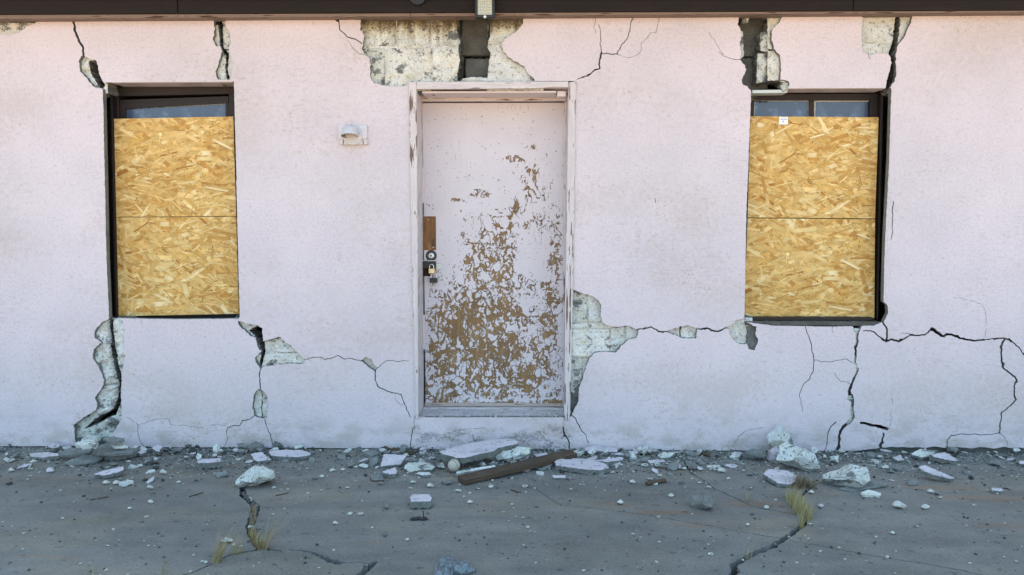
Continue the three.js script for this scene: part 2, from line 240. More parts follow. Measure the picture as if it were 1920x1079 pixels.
class Field {
  constructor(x0, y0, x1, y1, h) { this.x0 = x0; this.y0 = y0; this.h = h; this.nx = Math.ceil((x1 - x0) / h) + 1; this.ny = Math.ceil((y1 - y0) / h) + 1; this.f = new Float32Array(this.nx * this.ny).fill(0.05); }
  span(a, b, pad) { const i0 = Math.max(0, Math.floor((a[0] - pad - this.x0) / this.h)), i1 = Math.min(this.nx - 1, Math.ceil((b[0] + pad - this.x0) / this.h)), j0 = Math.max(0, Math.floor((a[1] - pad - this.y0) / this.h)), j1 = Math.min(this.ny - 1, Math.ceil((b[1] + pad - this.y0) / this.h)); return [i0, i1, j0, j1]; }
  cut(pts) {  // take the inside of an outline away
    const xs = pts.map((p) => p[0]), ys = pts.map((p) => p[1]), [i0, i1, j0, j1] = this.span([Math.min(...xs), Math.min(...ys)], [Math.max(...xs), Math.max(...ys)], 0.01);
    for (let j = j0; j <= j1; j++) for (let i = i0; i <= i1; i++) { const k = j * this.nx + i, s = signedTo(pts, this.x0 + i * this.h, this.y0 + j * this.h); if (s < this.f[k]) this.f[k] = s; }
  }
  slot(pts, w0, w1 = w0) {  // a crack along a line, w = its width at the two ends
    let L = 0; for (let i = 1; i < pts.length; i++) L += Math.hypot(pts[i][0] - pts[i - 1][0], pts[i][1] - pts[i - 1][1]);
    let at = 0;
    for (let n = 1; n < pts.length; n++) {
      const [ax, ay] = pts[n - 1], [bx, by] = pts[n], dx = bx - ax, dy = by - ay, l = Math.hypot(dx, dy) || 1e-9;
      const [i0, i1, j0, j1] = this.span([Math.min(ax, bx), Math.min(ay, by)], [Math.max(ax, bx), Math.max(ay, by)], 0.016);
      for (let j = j0; j <= j1; j++) for (let i = i0; i <= i1; i++) {
        const x = this.x0 + i * this.h, y = this.y0 + j * this.h, t = clamp(((x - ax) * dx + (y - ay) * dy) / (l * l)), d = Math.hypot(x - ax - t * dx, y - ay - t * dy);
        const w = lerp(w0, w1, (at + t * l) / L) * (0.75 + 0.7 * (0.5 + 0.5 * n2(x * 38, y * 38, 77))), k = j * this.nx + i, s = d - Math.max(w / 2, 0.0004); if (s < this.f[k]) this.f[k] = s;
      }
      at += l;
    }
  }
  loops() {
    const { nx, ny, f, h } = this, N = nx * ny, next = new Map();
    const H = (i, j) => j * nx + i, V = (i, j) => N + j * nx + i;
    for (let j = 0; j < ny - 1; j++) for (let i = 0; i < nx - 1; i++) {
      const k = j * nx + i, a = f[k] > 0, b = f[k + 1] > 0, c = f[k + nx + 1] > 0, d = f[k + nx] > 0, m = a | (b << 1) | (c << 2) | (d << 3); if (m === 0 || m === 15) continue;
      const B = H(i, j), R = V(i + 1, j), T = H(i, j + 1), L = V(i, j);
      switch (m) {  // the solid lies on the left of each piece
        case 1: next.set(B, L); break; case 2: next.set(R, B); break; case 3: next.set(R, L); break; case 4: next.set(T, R); break;
        case 5: next.set(B, R); next.set(T, L); break; case 6: next.set(T, B); break; case 7: next.set(T, L); break; case 8: next.set(L, T); break;
        case 9: next.set(B, T); break; case 10: next.set(L, B); next.set(R, T); break; case 11: next.set(R, T); break; case 12: next.set(L, R); break; case 13: next.set(B, R); break; case 14: next.set(L, B); break;
      }
    }
    const pos = (id) => { const hor = id < N, q = hor ? id : id - N, i = q % nx, j = (q - i) / nx, k2 = hor ? q + 1 : q + nx, t = clamp(f[q] / (f[q] - f[k2]), 0.02, 0.98); return hor ? [this.x0 + (i + t) * h, this.y0 + j * h] : [this.x0 + i * h, this.y0 + (j + t) * h]; };
    const out = [];
    while (next.size) { const s = next.keys().next().value, loop = []; let p = s; do { const q = next.get(p); next.delete(p); loop.push(pos(p)); p = q; } while (p !== undefined && p !== s); if (loop.length > 3) out.push(loop); }
    return out;
  }
}
function simplify(loop, tol) {  // Douglas-Peucker on a closed loop
  const n = loop.length, keep = new Uint8Array(n); let far = 0, fd = -1; for (let i = 1; i < n; i++) { const d = Math.hypot(loop[i][0] - loop[0][0], loop[i][1] - loop[0][1]); if (d > fd) { fd = d; far = i; } }
  keep[0] = keep[far] = 1; const st = [[0, far], [far, n]];
  while (st.length) { const [a, b] = st.pop(); const [ax, ay] = loop[a], [bx, by] = loop[b % n], dx = bx - ax, dy = by - ay, l = Math.hypot(dx, dy) || 1e-9; let md = 0, mi = -1; for (let i = a + 1; i < b; i++) { const d = Math.abs((loop[i][0] - ax) * dy - (loop[i][1] - ay) * dx) / l; if (d > md) { md = d; mi = i; } } if (md > tol) { keep[mi] = 1; st.push([a, mi], [mi, b]); } }
  return loop.filter((_, i) => keep[i]);
}
const areaOf = (l) => { let a = 0; for (let i = 0, j = l.length - 1; i < l.length; j = i++) a += l[j][0] * l[i][1] - l[i][0] * l[j][1]; return a / 2; };
function contains(l, [x, y]) { let c = false; for (let i = 0, j = l.length - 1; i < l.length; j = i++) { const [ax, ay] = l[j], [bx, by] = l[i]; if ((ay > y) !== (by > y) && x < ((bx - ax) * (y - ay)) / (by - ay) + ax) c = !c; } return c; }
function pieces(field, tol, least) {  // [{ outer, holes }]
  const ls = field.loops().map((l) => simplify(l, tol)).filter((l) => l.length > 2), outer = [], holes = [];
  for (const l of ls) { const a = areaOf(l); if (a > least) outer.push({ outer: l, holes: [], a }); else if (a < -1e-6) holes.push(l); }
  for (const h of holes) { let best = null; for (const o of outer) if ((!best || o.a < best.a) && contains(o.outer, h[0])) best = o; if (best) best.holes.push(h); }
  return outer.sort((p, q) => q.a - p.a);
}
// flat sheet with thickness from a piece; map2(x, y, depth) gives the point in space
function sheetGeometries(piece, thick, map2, uvOf = (x, y) => [x, y]) {
  const V2 = (l) => l.map(([x, y]) => new THREE.Vector2(x, y)), tris = THREE.ShapeUtils.triangulateShape(V2(piece.outer), piece.holes.map(V2)), all = [piece.outer, ...piece.holes].flat();
  const p = [], uv = []; for (const [x, y] of all) { p.push(...map2(x, y, 0)); uv.push(...uvOf(x, y)); }
  const face = new THREE.BufferGeometry(); face.setAttribute('position', new THREE.Float32BufferAttribute(p, 3)); face.setAttribute('uv', new THREE.Float32BufferAttribute(uv, 2)); face.setIndex(tris.flat()); face.computeVertexNormals();
  const sp = [], su = [], si = [];
  for (const l of [piece.outer, ...piece.holes]) { let s = 0; for (let i = 0; i < l.length; i++) { const a = l[i], b = l[(i + 1) % l.length], k = sp.length / 3, e = Math.hypot(a[0] - b[0], a[1] - b[1]); sp.push(...map2(...a, 0), ...map2(...b, 0), ...map2(...b, thick), ...map2(...a, thick)); su.push(s, 0, s + e, 0, s + e, thick, s, thick); si.push(k, k + 3, k + 2, k, k + 2, k + 1); s += e; } }
  const side = new THREE.BufferGeometry(); side.setAttribute('position', new THREE.Float32BufferAttribute(sp, 3)); side.setAttribute('uv', new THREE.Float32BufferAttribute(su, 2)); side.setIndex(si); side.computeVertexNormals();
  return { face, side };
}
// a plate with a rough, edge-worn face: fills an outline on a grid. height(x, y, d) is how far the face stands out, d = distance from the edge. place(x, y, w) -> [X, Y, Z]
function roughPlate(pts, h, thick, height, place, cuts = null, uvShift = [0, 0]) {
  const xs = pts.map((p) => p[0]), ys = pts.map((p) => p[1]), x0 = Math.min(...xs) - h, y0 = Math.min(...ys) - h, nx = Math.ceil((Math.max(...xs) + h - x0) / h) + 1, ny = Math.ceil((Math.max(...ys) + h - y0) / h) + 1, f = new Float32Array(nx * ny);
  for (let j = 0; j < ny; j++) for (let i = 0; i < nx; i++) { const x = x0 + i * h, y = y0 + j * h; let s = -signedTo(pts, x, y); if (cuts) for (const c of cuts) { if (s < -h * 2) break; s = Math.min(s, signedTo(c, x, y)); } f[j * nx + i] = s || 1e-6; }
  const pos = [], uv = [], idx = [], ids = new Map(), rim = [];
  const put = (key, x, y, d) => { let k = ids.get(key); if (k === undefined) { k = pos.length / 3; ids.set(key, k); pos.push(x, y, height(x, y, d)); uv.push(x + uvShift[0], y + uvShift[1]); } return k; };
  for (let j = 0; j < ny - 1; j++) for (let i = 0; i < nx - 1; i++) {
    const c = [[i, j], [i + 1, j], [i + 1, j + 1], [i, j + 1]], v = c.map(([a, b]) => f[b * nx + a]); if (v.every((q) => q <= 0)) continue;
    const poly = []; const cross = [];
    for (let e = 0; e < 4; e++) {
      const [a, b] = c[e], [a2, b2] = c[(e + 1) % 4], p = v[e], q = v[(e + 1) % 4];
      if (p > 0) poly.push(put(b * nx + a, x0 + a * h, y0 + b * h, p));
      if (p > 0 !== q > 0) { const t = clamp(p / (p - q), 0.03, 0.97), hor = b === b2, key = (hor ? 1e7 : 2e7) + Math.min(b, b2) * nx + Math.min(a, a2), k = put(key, x0 + lerp(a, a2, t) * h, y0 + lerp(b, b2, t) * h, 0); poly.push(k); cross.push([k, p > 0]); }
    }
    for (let k = 1; k + 1 < poly.length; k++) idx.push(poly[0], poly[k], poly[k + 1]);
    if (cross.length === 2) { const [[k1, out1], [k2]] = cross; rim.push(out1 ? [k1, k2] : [k2, k1]); }
  }
  const P = []; for (let k = 0; k < pos.length; k += 3) P.push(...place(pos[k], pos[k + 1], pos[k + 2]));
  const face = new THREE.BufferGeometry(); face.setAttribute('position', new THREE.Float32BufferAttribute(P, 3)); face.setAttribute('uv', new THREE.Float32BufferAttribute(uv, 2)); face.setIndex(idx); face.computeVertexNormals();
  const sp = [], su = [], si = []; const back = (k) => { const x = pos[3 * k], y = pos[3 * k + 1], n = 1 + 0.25 * n2(x * 60, y * 60, 5); return place(x + 0.12 * thick * n2(x * 45, y * 45, 8), y + 0.12 * thick * n2(x * 45, y * 45, 9), -thick * n); }, mid = (k) => { const x = pos[3 * k], y = pos[3 * k + 1]; return place(x + 0.25 * thick * n2(x * 70, y * 70, 11), y + 0.25 * thick * n2(x * 70, y * 70, 12), -thick * 0.45); };
  for (const [a, b] of rim) { const k = sp.length / 3; sp.push(...P.slice(3 * a, 3 * a + 3), ...P.slice(3 * b, 3 * b + 3), ...mid(a), ...mid(b), ...back(a), ...back(b)); for (const w of [0, 0.5, 1]) for (const q of [a, b]) su.push(pos[3 * q] + pos[3 * q + 1], w * thick + uvShift[1]); si.push(k, k + 2, k + 1, k + 1, k + 2, k + 3, k + 2, k + 4, k + 3, k + 3, k + 4, k + 5); }
  // under side
  const off = sp.length / 3; for (let k = 0; k < pos.length / 3; k++) { sp.push(...back(k)); su.push(pos[3 * k], pos[3 * k + 1]); } for (let k = 0; k < idx.length; k += 3) si.push(off + idx[k], off + idx[k + 2], off + idx[k + 1]);
  const body = new THREE.BufferGeometry(); body.setAttribute('position', new THREE.Float32BufferAttribute(sp, 3)); body.setAttribute('uv', new THREE.Float32BufferAttribute(su, 2)); body.setIndex(si); const b2 = mergeVertices(body, 1e-5); b2.computeVertexNormals();
  return { face, body: b2 };
}
// a board: outline on the wall plane, front face at z, going back by depth, arrises eased
function board(pts, z, depth, bevel = 0.0018) {
  const s = new THREE.Shape(pts.map(([x, y]) => new THREE.Vector2(x, y))), g = new THREE.ExtrudeGeometry(s, { depth: depth - 2 * bevel, bevelEnabled: bevel > 0, bevelThickness: bevel, bevelSize: bevel, bevelOffset: -bevel, bevelSegments: 2 });
  g.translate(0, 0, z - depth + bevel); return g;
}
function boxGeo(x0, y0, z0, x1, y1, z1, r = 0.003) { const g = new RoundedBoxGeometry(x1 - x0, y1 - y0, z1 - z0, 2, Math.min(r, (x1 - x0) / 3, (y1 - y0) / 3, (z1 - z0) / 3)); g.translate((x0 + x1) / 2, (y0 + y1) / 2, (z0 + z1) / 2); return metreUV(g); }
function metreUV(g) { // uv in metres by the way each face points
  const p = g.attributes.position, n = g.attributes.normal, uv = new Float32Array(p.count * 2);
  for (let i = 0; i < p.count; i++) { const ax = Math.abs(n.getX(i)), ay = Math.abs(n.getY(i)), az = Math.abs(n.getZ(i)); const [a, b] = az >= ax && az >= ay ? [p.getX(i), p.getY(i)] : ax >= ay ? [p.getZ(i), p.getY(i)] : [p.getX(i), p.getZ(i)]; uv[2 * i] = a; uv[2 * i + 1] = b; }
  g.setAttribute('uv', new THREE.BufferAttribute(uv, 2)); return g;
}
// ---------------------------------------------------------------- the building
const house = thing('house', 'cracked pale pink stucco house front with a brown door and two boarded windows', 'building');
const xy = (u, v, z = 0) => { const p = W(u, v, z); return [p.x, p.y]; };
const TOP = 2.72, DOOR_Z = -0.25, WIN_Z = -0.15, OSB_Z = -0.118;

// openings and the places where plaster has fallen off (outlines read off the photograph, put on the wall plane)
const doorHole = W2(pairs('768,153 1078,152 1071,781 1064,783 784,783 779,781'));
const winL = W2(pairs('192,155 438,152 440,220 446,480 449,595 446,598 330,599 222,597 204,601 199,480 195,300'));
const winR = W2(pairs('1409,166 1480,166 1600,164 1660,163 1672,166 1668,300 1660,450 1657,566 1665,573 1666,588 1658,603 1640,611 1560,613 1450,611 1396,604 1400,400'));
const spalls = {
  corner_left: '-40,30 68,33 66,43 50,50 35,62 12,66 -40,70',
  left_crack: '152,104 160,108 180,114 183,125 186,140 195,157 192,166 184,166 172,160 160,145 150,135 147,115',
  left_top: '400,28 422,28 423,50 430,60 432,80 428,92 432,102 435,120 434,140 429,156 415,158 407,148 404,135 409,120 413,105 416,97 413,88 404,85 399,75 402,55',
  over_door: '676,24 984,24 980,45 970,58 955,68 944,76 940,86 945,98 955,108 970,118 983,125 990,138 1003,148 1000,156 770,156 766,152 762,161 740,163 715,160 701,155 694,145 694,120 692,108 682,100 679,90 683,68 675,55',
  right_gap: '1387,22 1470,22 1462,42 1448,55 1447,75 1452,92 1463,104 1465,130 1463,149 1478,152 1482,158 1476,172 1410,174 1403,163 1394,160 1391,150 1399,133 1397,122 1388,112 1390,100 1387,80 1391,66 1389,55 1384,46',
  right_corner: '1617,30 1650,28 1713,22 1708,45 1700,58 1695,72 1685,82 1681,97 1680,115 1682,138 1678,152 1668,168 1660,168 1664,150 1667,138 1672,118 1667,100 1650,100 1631,103 1619,98 1616,85 1616,55',
  under_left: '203,598 222,597 230,603 233,620 232,650 233,668 228,700 226,740 227,775 228,786 219,800 207,818 196,850 146,850 140,826 138,797 150,788 162,780 180,769 182,758 177,745 190,730 195,713 185,690 173,671 175,656 190,642 176,634 177,620 189,606',
  step_a: '446,601 456,606 480,610 491,616 493,640 494,660 485,656 478,634 470,631 461,622 448,612',
  step_b: '494,640 510,636 524,631 535,642 550,652 557,662 569,672 575,675 566,683 540,682 510,685 488,690 479,681 477,672 489,660',
  oval: '480,733 489,729 499,740 502,758 500,782 492,786 476,780 473,762 475,742',
  notch: '677,677 685,669 697,675 700,683 708,690 703,697 690,688',
  by_door: '1064,538 1085,548 1110,555 1122,564 1128,573 1126,590 1129,604 1142,612 1160,614 1176,610 1186,615 1198,619 1195,634 1180,636 1165,648 1156,661 1130,660 1115,662 1105,672 1098,690 1093,710 1085,730 1085,752 1078,765 1071,779 1060,779',
  sliver: '1247,622 1270,615 1288,610 1307,615 1305,635 1280,634 1262,627',
  under_right: '1366,617 1380,607 1393,598 1403,606 1419,613 1417,628 1422,638 1415,657 1404,655 1401,645 1386,646 1372,635',
  wedge: '1596,610 1620,610 1611,622 1608,632 1604,622',
  top_notch: '206,30 226,30 222,40 212,39', top_notch_b: '622,28 638,28 636,43 630,40', top_notch_c: '1183,24 1212,24 1204,32 1190,33',
};
const cracks = [  // line, width in mm at the start and at the end
  ['137,34 139,55 148,78 155,90 156,106', 13, 11], ['212,37 300,38 399,36', 3, 3],
  ['634,38 637,55 650,68 665,73 678,82', 5, 5], ['652,76 661,90 672,99 682,103', 2.2, 2.6],
  ['1116,24 1117,40 1114,50 1118,64', 2.6, 2], ['1122,45 1127,62 1126,80 1128,100', 2.4, 4.5], ['1128,99 1124,114 1124,128 1117,131 1105,140 1082,149', 10, 4],
  ['1128,100 1142,101 1157,102 1165,85 1178,71 1180,58 1182,45 1188,30', 5, 4.5], ['1158,102 1176,109 1192,105 1202,98 1203,80 1213,72 1220,62 1230,60 1234,45 1238,24', 2, 2.4], ['1330,60 1345,85 1358,103', 2, 2],
  ['1347,96 1356,105 1378,112 1390,111', 2.2, 2.5], ['1618,55 1621,40', 3, 3], ['1628,100 1632,110', 4, 2], ['1680,112 1678,95', 5, 5],
  ['488,688 486,705 488,732', 6, 6], ['475,781 468,786 455,790 449,799 438,799 426,802 424,815 425,828 420,842', 5, 2.4], ['496,786 499,800 506,815 511,835', 4.5, 4.5],
  ['426,800 400,797 380,803 345,798 320,797 315,786 290,787 258,798 248,790 236,783', 2, 2.2], ['258,798 258,818 265,833 276,845', 3, 3], ['265,833 272,826', 2.2, 2],
  ['575,675 585,671 600,670 610,674 620,673 633,667 645,673 660,672 678,678', 4, 4], ['706,692 716,684 725,676 745,678 766,677', 3.5, 3.5], ['704,696 703,712 708,726 725,733 740,738 752,740 757,755 763,770 769,783', 6, 4], ['740,738 742,750 753,760 758,757', 2.2, 2.2],
  ['779,780 776,800 772,815 769,842', 5, 4], ['1060,780 1056,800 1058,816 1066,826 1068,842', 8, 7], ['1071,777 1080,787 1086,798 1090,808 1099,816 1103,832', 6, 3], ['1058,818 1072,818', 2.4, 2],
  ['790,815 830,816 860,806 910,803', 2, 2], ['886,815 889,825 894,830', 3.5, 3],
  ['1196,618 1210,616 1222,614 1236,622 1250,623', 7, 6], ['1304,617 1316,618 1325,616 1335,620 1347,622 1358,617 1372,611', 9, 8], ['1366,614 1380,604 1396,597', 9, 10],
  ['1607,618 1608,640 1604,655 1605,670 1602,684', 14, 13], ['1602,682 1609,693 1603,708 1598,720 1596,730', 17, 12], ['1597,722 1592,735 1597,746 1600,760 1598,772 1600,784 1592,793', 15, 22], ['1594,791 1580,802 1574,815 1572,850', 20, 12],
  ['1620,621 1634,621 1640,624 1650,633 1662,640', 6, 7], ['1656,604 1663,616 1665,628 1662,640', 9, 9], ['1662,641 1672,638 1686,640 1697,634 1712,628', 12, 8], ['1690,625 1701,625 1712,629', 3, 4], ['1710,629 1735,628 1749,617', 8, 9], ['1748,617 1758,624 1768,631 1775,628 1786,628', 19, 12], ['1784,628 1796,632 1810,637 1828,640 1845,638', 12, 9], ['1843,638 1860,636 1885,635', 6, 9], ['1884,635 1897,640 1906,648 1925,670', 9, 4],
  ['1885,637 1879,650 1879,675 1883,692 1890,698 1903,706 1908,713 1902,725 1903,740 1906,750 1896,761', 9, 7], ['1896,761 1880,775 1877,790 1875,813', 6, 6], ['1875,812 1860,816 1820,815 1785,816 1778,825 1775,842', 3.4, 4], ['1875,813 1884,820 1890,835', 2.6, 2],
  ['1510,612 1514,625 1520,640 1523,655 1526,675', 4, 5], ['1526,676 1525,695 1517,712 1506,722 1499,738 1503,755 1505,772', 5, 2.2], ['1527,676 1545,678 1560,679 1585,673 1598,680', 3, 3], ['1565,700 1575,715 1587,717 1597,721', 2.6, 2.6],
  ['1615,794 1632,797 1645,799 1663,805', 13, 19], ['1657,813 1655,828 1651,838', 8, 11], ['1651,836 1653,845 1658,858', 15, 22], ['1567,792 1557,802 1552,815 1551,830 1546,848', 6, 3.4], ['1674,780 1671,795 1666,806', 2, 2], ['1673,735 1674,760 1669,790', 1.8, 1.8],
  ['1676,378 1674,400 1674,435 1671,450', 5, 3], ['1790,558 1815,562 1840,570 1848,582 1850,605 1848,635', 2, 2], ['1374,838 1384,820 1400,808 1430,802', 2, 2.6], ['1561,612 1562,625', 2.4, 2],
  ['1785,850 1850,844 1925,846', 0.9, 0.9], ['262,597 266,612', 1.6, 1.6], ['1228,372 1229,380', 3, 3],
];
const wallF = new Field(-3.72, -0.02, 3.72, 2.76, 0.002);
{ // outer limits: foot line, top, the two ends (the plaster runs on past the frame in panels of its own)
  const { f, nx, ny, h, x0, y0 } = wallF, gapX = xy(1640, 850)[0];
  for (let j = 0; j < ny; j++) for (let i = 0; i < nx; i++) { const x = x0 + i * h, y = y0 + j * h, foot = 0.004 + 0.006 * (0.5 + 0.5 * n2(x * 9, 3, 3)) + 0.034 * sstep(gapX - 0.15, gapX + 0.1, x) * (0.8 + 0.3 * n2(x * 14, 1, 5)); const s = Math.min(y - foot, TOP - y, x + 3.7, 3.7 - x); if (s < f[j * nx + i]) f[j * nx + i] = s; }
}
wallF.cut(ragged(doorHole, 0.001, 0.03, 3)); wallF.cut(ragged(winL, 0.0022, 0.012, 5)); wallF.cut(ragged(winR, 0.0022, 0.012, 9));
const spallPolys = {};
Object.entries(spalls).forEach(([k, s], i) => { const q = ragged(W2(pairs(s)), 0.0045, 0.005, 20 + i, 45); spallPolys[k] = q; wallF.cut(q); });
function jag(pts, amp, step, seed) { const out = []; for (let i = 0; i + 1 < pts.length; i++) { const [ax, ay] = pts[i], [bx, by] = pts[i + 1], n = Math.max(1, Math.round(Math.hypot(bx - ax, by - ay) / step)); for (let k = 0; k < n; k++) { const t = k / n, x = lerp(ax, bx, t), y = lerp(ay, by, t), w = (i + k) ? 1 : 0; out.push([x + w * amp * (n2(x * 30, y * 30, seed) + 0.7 * n2(x * 80, y * 80, seed + 1)), y + w * amp * (n2(x * 30, y * 30, seed + 2) + 0.7 * n2(x * 80, y * 80, seed + 3))]); } } out.push(pts[pts.length - 1]); return out; }
for (const [line, a, b] of cracks) wallF.slot(jag(W2(pairs(line)), 0.005, 0.011, 60), a / 1000, b / 1000);
for (const [line, a, b] of cracks) { if (a + b < 13) continue; const q = W2(pairs(line)); for (let i = 0; i + 1 < q.length; i++) { const L = Math.hypot(q[i + 1][0] - q[i][0], q[i + 1][1] - q[i][1]); for (let t = rr(0, 0.09); t < L; t += rr(0.03, 0.16)) { const f = t / L, cx = lerp(q[i][0], q[i + 1][0], f), cy = lerp(q[i][1], q[i + 1][1], f), r = rr(0.005, 0.006 + (a + b) * 0.0005), e = rr(0.35, 0.7), dd = Math.atan2(q[i + 1][1] - q[i][1], q[i + 1][0] - q[i][0]), th = dd + rr(-0.5, 0.5), pts = []; for (let k = 0; k < 7; k++) { const g = (k / 7) * 6.283, px = r * 1.5 * Math.cos(g), py = r * e * Math.sin(g); pts.push([cx + px * Math.cos(th) - py * Math.sin(th) + rr(-1, 1) * r * 0.4, cy + px * Math.sin(th) + py * Math.cos(th) + rr(-1, 1) * r * 0.4]); } wallF.cut(ragged(pts, 0.0015, 0.004, 90, 90)); } } }   // chipped lips along the wider cracks
const PLASTER = 0.03;
pieces(wallF, 0.0005, 2e-4).forEach((pc, i) => {
  const z = i === 0 ? 0 : rr(-0.005, 0.003), g = sheetGeometries(pc, PLASTER, (x, y, d) => [x, y, z - d]);
  const p = part('stucco_panel', g.face, M.stucco, house); part('broken_edge', g.side, M.edge, p);
});
for (const s of [-1, 1]) part('stucco_panel', boxGeo(s < 0 ? -9 : 3.702, 0.006, -PLASTER, s < 0 ? -3.702 : 9, TOP, 0, 0.001), M.stucco, house);
// plaster returning into the window heads and down the right side of the right window
{
  const a = W(206, 154), b = W(436, 151), c = W(1478, 165), d = W(1662, 163);
  part('stucco_return', boxGeo(a.x, a.y - 0.004, WIN_Z, b.x, a.y + 0.014, 0.001, 0.006), M.stucco, house);
  part('stucco_return', boxGeo(c.x, c.y - 0.005, WIN_Z, d.x, c.y + 0.014, 0.001, 0.006), M.stucco, house);
  const e = W(1675, 166), f = W(1660, 560), g = board([[f.x, f.y], [f.x + 0.02, f.y], [e.x + 0.02, e.y], [e.x, e.y]], 0.0015, 0.055, 0.004); part('stucco_return', g, M.stucco, house);
}

// ---- the blocks behind the plaster: each one by itself
const gaps = ['858,20 918,20 914,52 918,65 914,90 920,100 917,118 914,146 905,158 858,158 857,140 862,115 859,90 863,75 856,58',   // over the door
  '1380,16 1425,16 1427,60 1426,95 1425,130 1421,162 1420,180 1380,180', '1416,154 1462,150 1470,160 1466,182 1400,182',               // right window, left of its head
  '166,114 182,112 186,140 196,160 190,170 176,150 169,138',                                                                          // above the left window
  '1681,16 1689,16 1687,55 1684,85 1680,100 1682,120 1678,150 1666,174 1656,170 1665,148 1669,118 1667,100 1674,80 1677,55',
  '203,598 212,598 215,650 221,680 228,698 230,720 228,752 217,777 182,796 156,806 176,787 206,771 217,752 220,722 211,690 206,665',      // under the left window
  '407,20 415,20 417,60 419,90 429,100 426,128 432,158 427,160 422,130 423,104 412,92 410,60', '484,610 494,614 497,660 489,692 485,688 490,660 480,632 466,620',
  '398,20 412,20 412,45 402,48', '1594,608 1622,608 1612,626 1602,626'].map((s, i) => ragged(W2(pairs(s), -0.03), 0.004, 0.006, 140 + i, 60));
const blockFace = (seed, rough, round) => (x, y, d) => rough * (fbm(x * 14, y * 14, 4, seed) + 0.25 * n2(x * 90, y * 90, seed + 7)) + 0.35 * rough * n2(x * 5, y * 5, seed + 3) - round * (1 - Math.sqrt(1 - (1 - clamp(d / round)) ** 2));
let blockSeed = 200;
function block(pts, mat, { z = -0.027, thick = 0.13, rough = 0.015, round = 0.006, cutGaps = true, rag = 0.0035, name = 'concrete_block', h = 0.006, world = false } = {}) {
  const q = ragged(W2(pairs(pts), z), rag, 0.012, blockSeed++), g = roughPlate(q, h, thick, blockFace(blockSeed, rough, round), (x, y, w) => [x, y, z + w], cutGaps ? gaps : null, world ? [0, 0] : [rnd() * 1.1, rnd() * 1.1]);
  const p = part(name, g.face, mat, house); part('broken_edge', g.body, mat === M.greyBlock ? M.greyBlock : M.mortar, p); return p;
}
// mortar filling the joints, set back behind the block faces
for (const k of ['over_door', 'by_door', 'step_b', 'right_corner']) { const q = spallPolys[k].map(([x, y]) => [k === 'by_door' ? Math.max(x, W(1068, 600).x) : x, y]), g = roughPlate(q, 0.008, 0.06, (x, y, d) => 0.006 * fbm(x * 20, y * 20, 3, 91), (x, y, w) => [x, y, -0.0345 + w], gaps); const p = part('mortar_joint', g.face, M.pale, house); part('broken_edge', g.body, M.mortar, p); }
{ // the scratch coat left on the blocks behind the paint coat: seen at the bottom of chips and cracks, split where the wall itself has parted
  const f = new Field(-3.7, 0.002, 3.7, 2.7, 0.006); { const { nx, ny, h, x0, y0 } = f; for (let j = 0; j < ny; j++) for (let i = 0; i < nx; i++) { const x = x0 + i * h, y = y0 + j * h; f.f[j * nx + i] = Math.min(0.05, y - 0.02, 2.68 - y, x + 3.69, 3.69 - x); } }
  for (const q of [doorHole, winL, winR]) f.cut(q); for (const q of Object.values(spallPolys)) f.cut(q); for (const q of gaps) f.cut(q);
  for (const [line, a, b] of cracks) if (a + b >= 17) f.slot(W2(pairs(line)), Math.max(a, 12) / 1000, Math.max(b, 12) / 1000);
  for (const pc of pieces(f, 0.002, 1e-3)) { const g = sheetGeometries(pc, 0.006, (x, y, d) => [x, y, -0.0315 - d]); const p = part('scratch_coat', g.face, M.edge, house); part('broken_edge', g.side, M.mortar, p); }
}
// over the door: two courses, then the split bay with the inner leaf behind
block('640,16 742,16 741,86.4 640,86.4', M.soot, { world: true }); block('743.3,16 862,16 862,86.4 743.6,86.4', M.soot, { world: true });
block('660,90.2 721,90.2 721,170 660,170', M.mixed); block('725,90.2 808,90.2 808,170 725,170', M.cream); block('811,90 862,90 862,128 838,158 811,158', M.cream); block('841,158 863,131 863,158', M.mixed, { z: -0.036 });
block('912,16 1010,16 1010,78 912,78', M.soot, { world: true }); block('912,81 1020,81 1020,170 912,170', M.pale);
const INNER = { z: -0.17, thick: 0.08, rough: 0.006, cutGaps: false };
block('864,20 930,20 930,104 864,104', M.greyBlock, { ...INNER, round: 0.016 }); block('872,109 930,109 930,175 872,175', M.greyBlock, { ...INNER, z: -0.14, round: 0.014 }); block('846,20 870,20 870,175 846,175', M.greyBlock, { ...INNER, z: -0.2 });
block('866,147 890,144 915,146 914,156 866,156', M.pale, { z: -0.02, thick: 0.1, cutGaps: false, rough: 0.02, name: 'mortar_lump' });
// top left corner and the cracks at the left window
block('-60,16 75,16 75,74 -60,74', M.cream); block('135,96 200,96 200,175 135,175', M.cream); block('394,16 440,16 440,92 394,92', M.pale); block('396,94 442,94 437,152 400,152', M.pale);
// head of the right window
block('1440,16 1480,16 1480,92 1440,92', M.cream, { thick: 0.15 }); block('1440,95 1482,95 1482,156 1440,156', M.cream, { thick: 0.15 });
block('1426,60 1447,60 1447,100 1426,95', M.mixed, { z: -0.05, thick: 0.1, rough: 0.02, cutGaps: false }); block('1421,99 1447,99 1446,151 1419,156', M.mixed, { z: -0.055, thick: 0.1, rough: 0.022, cutGaps: false });
block('1384,20 1440,20 1440,105 1384,105', M.greyBlock, { ...INNER, z: -0.15 }); block('1384,108 1440,108 1440,190 1384,190', M.greyBlock, { ...INNER, z: -0.15 });
block('1392,30 1406,28 1404,43 1391,43', M.cream, { z: -0.045, thick: 0.05, cutGaps: false, name: 'mortar_lump' }); block('1384,58 1393,58 1396,105 1386,112', M.mixed, { z: -0.022, cutGaps: false });
block('1466,154 1482,152 1480,168 1470,171 1464,163', M.mixed, { z: -0.012, thick: 0.06, cutGaps: false, rough: 0.02, name: 'mortar_lump' });
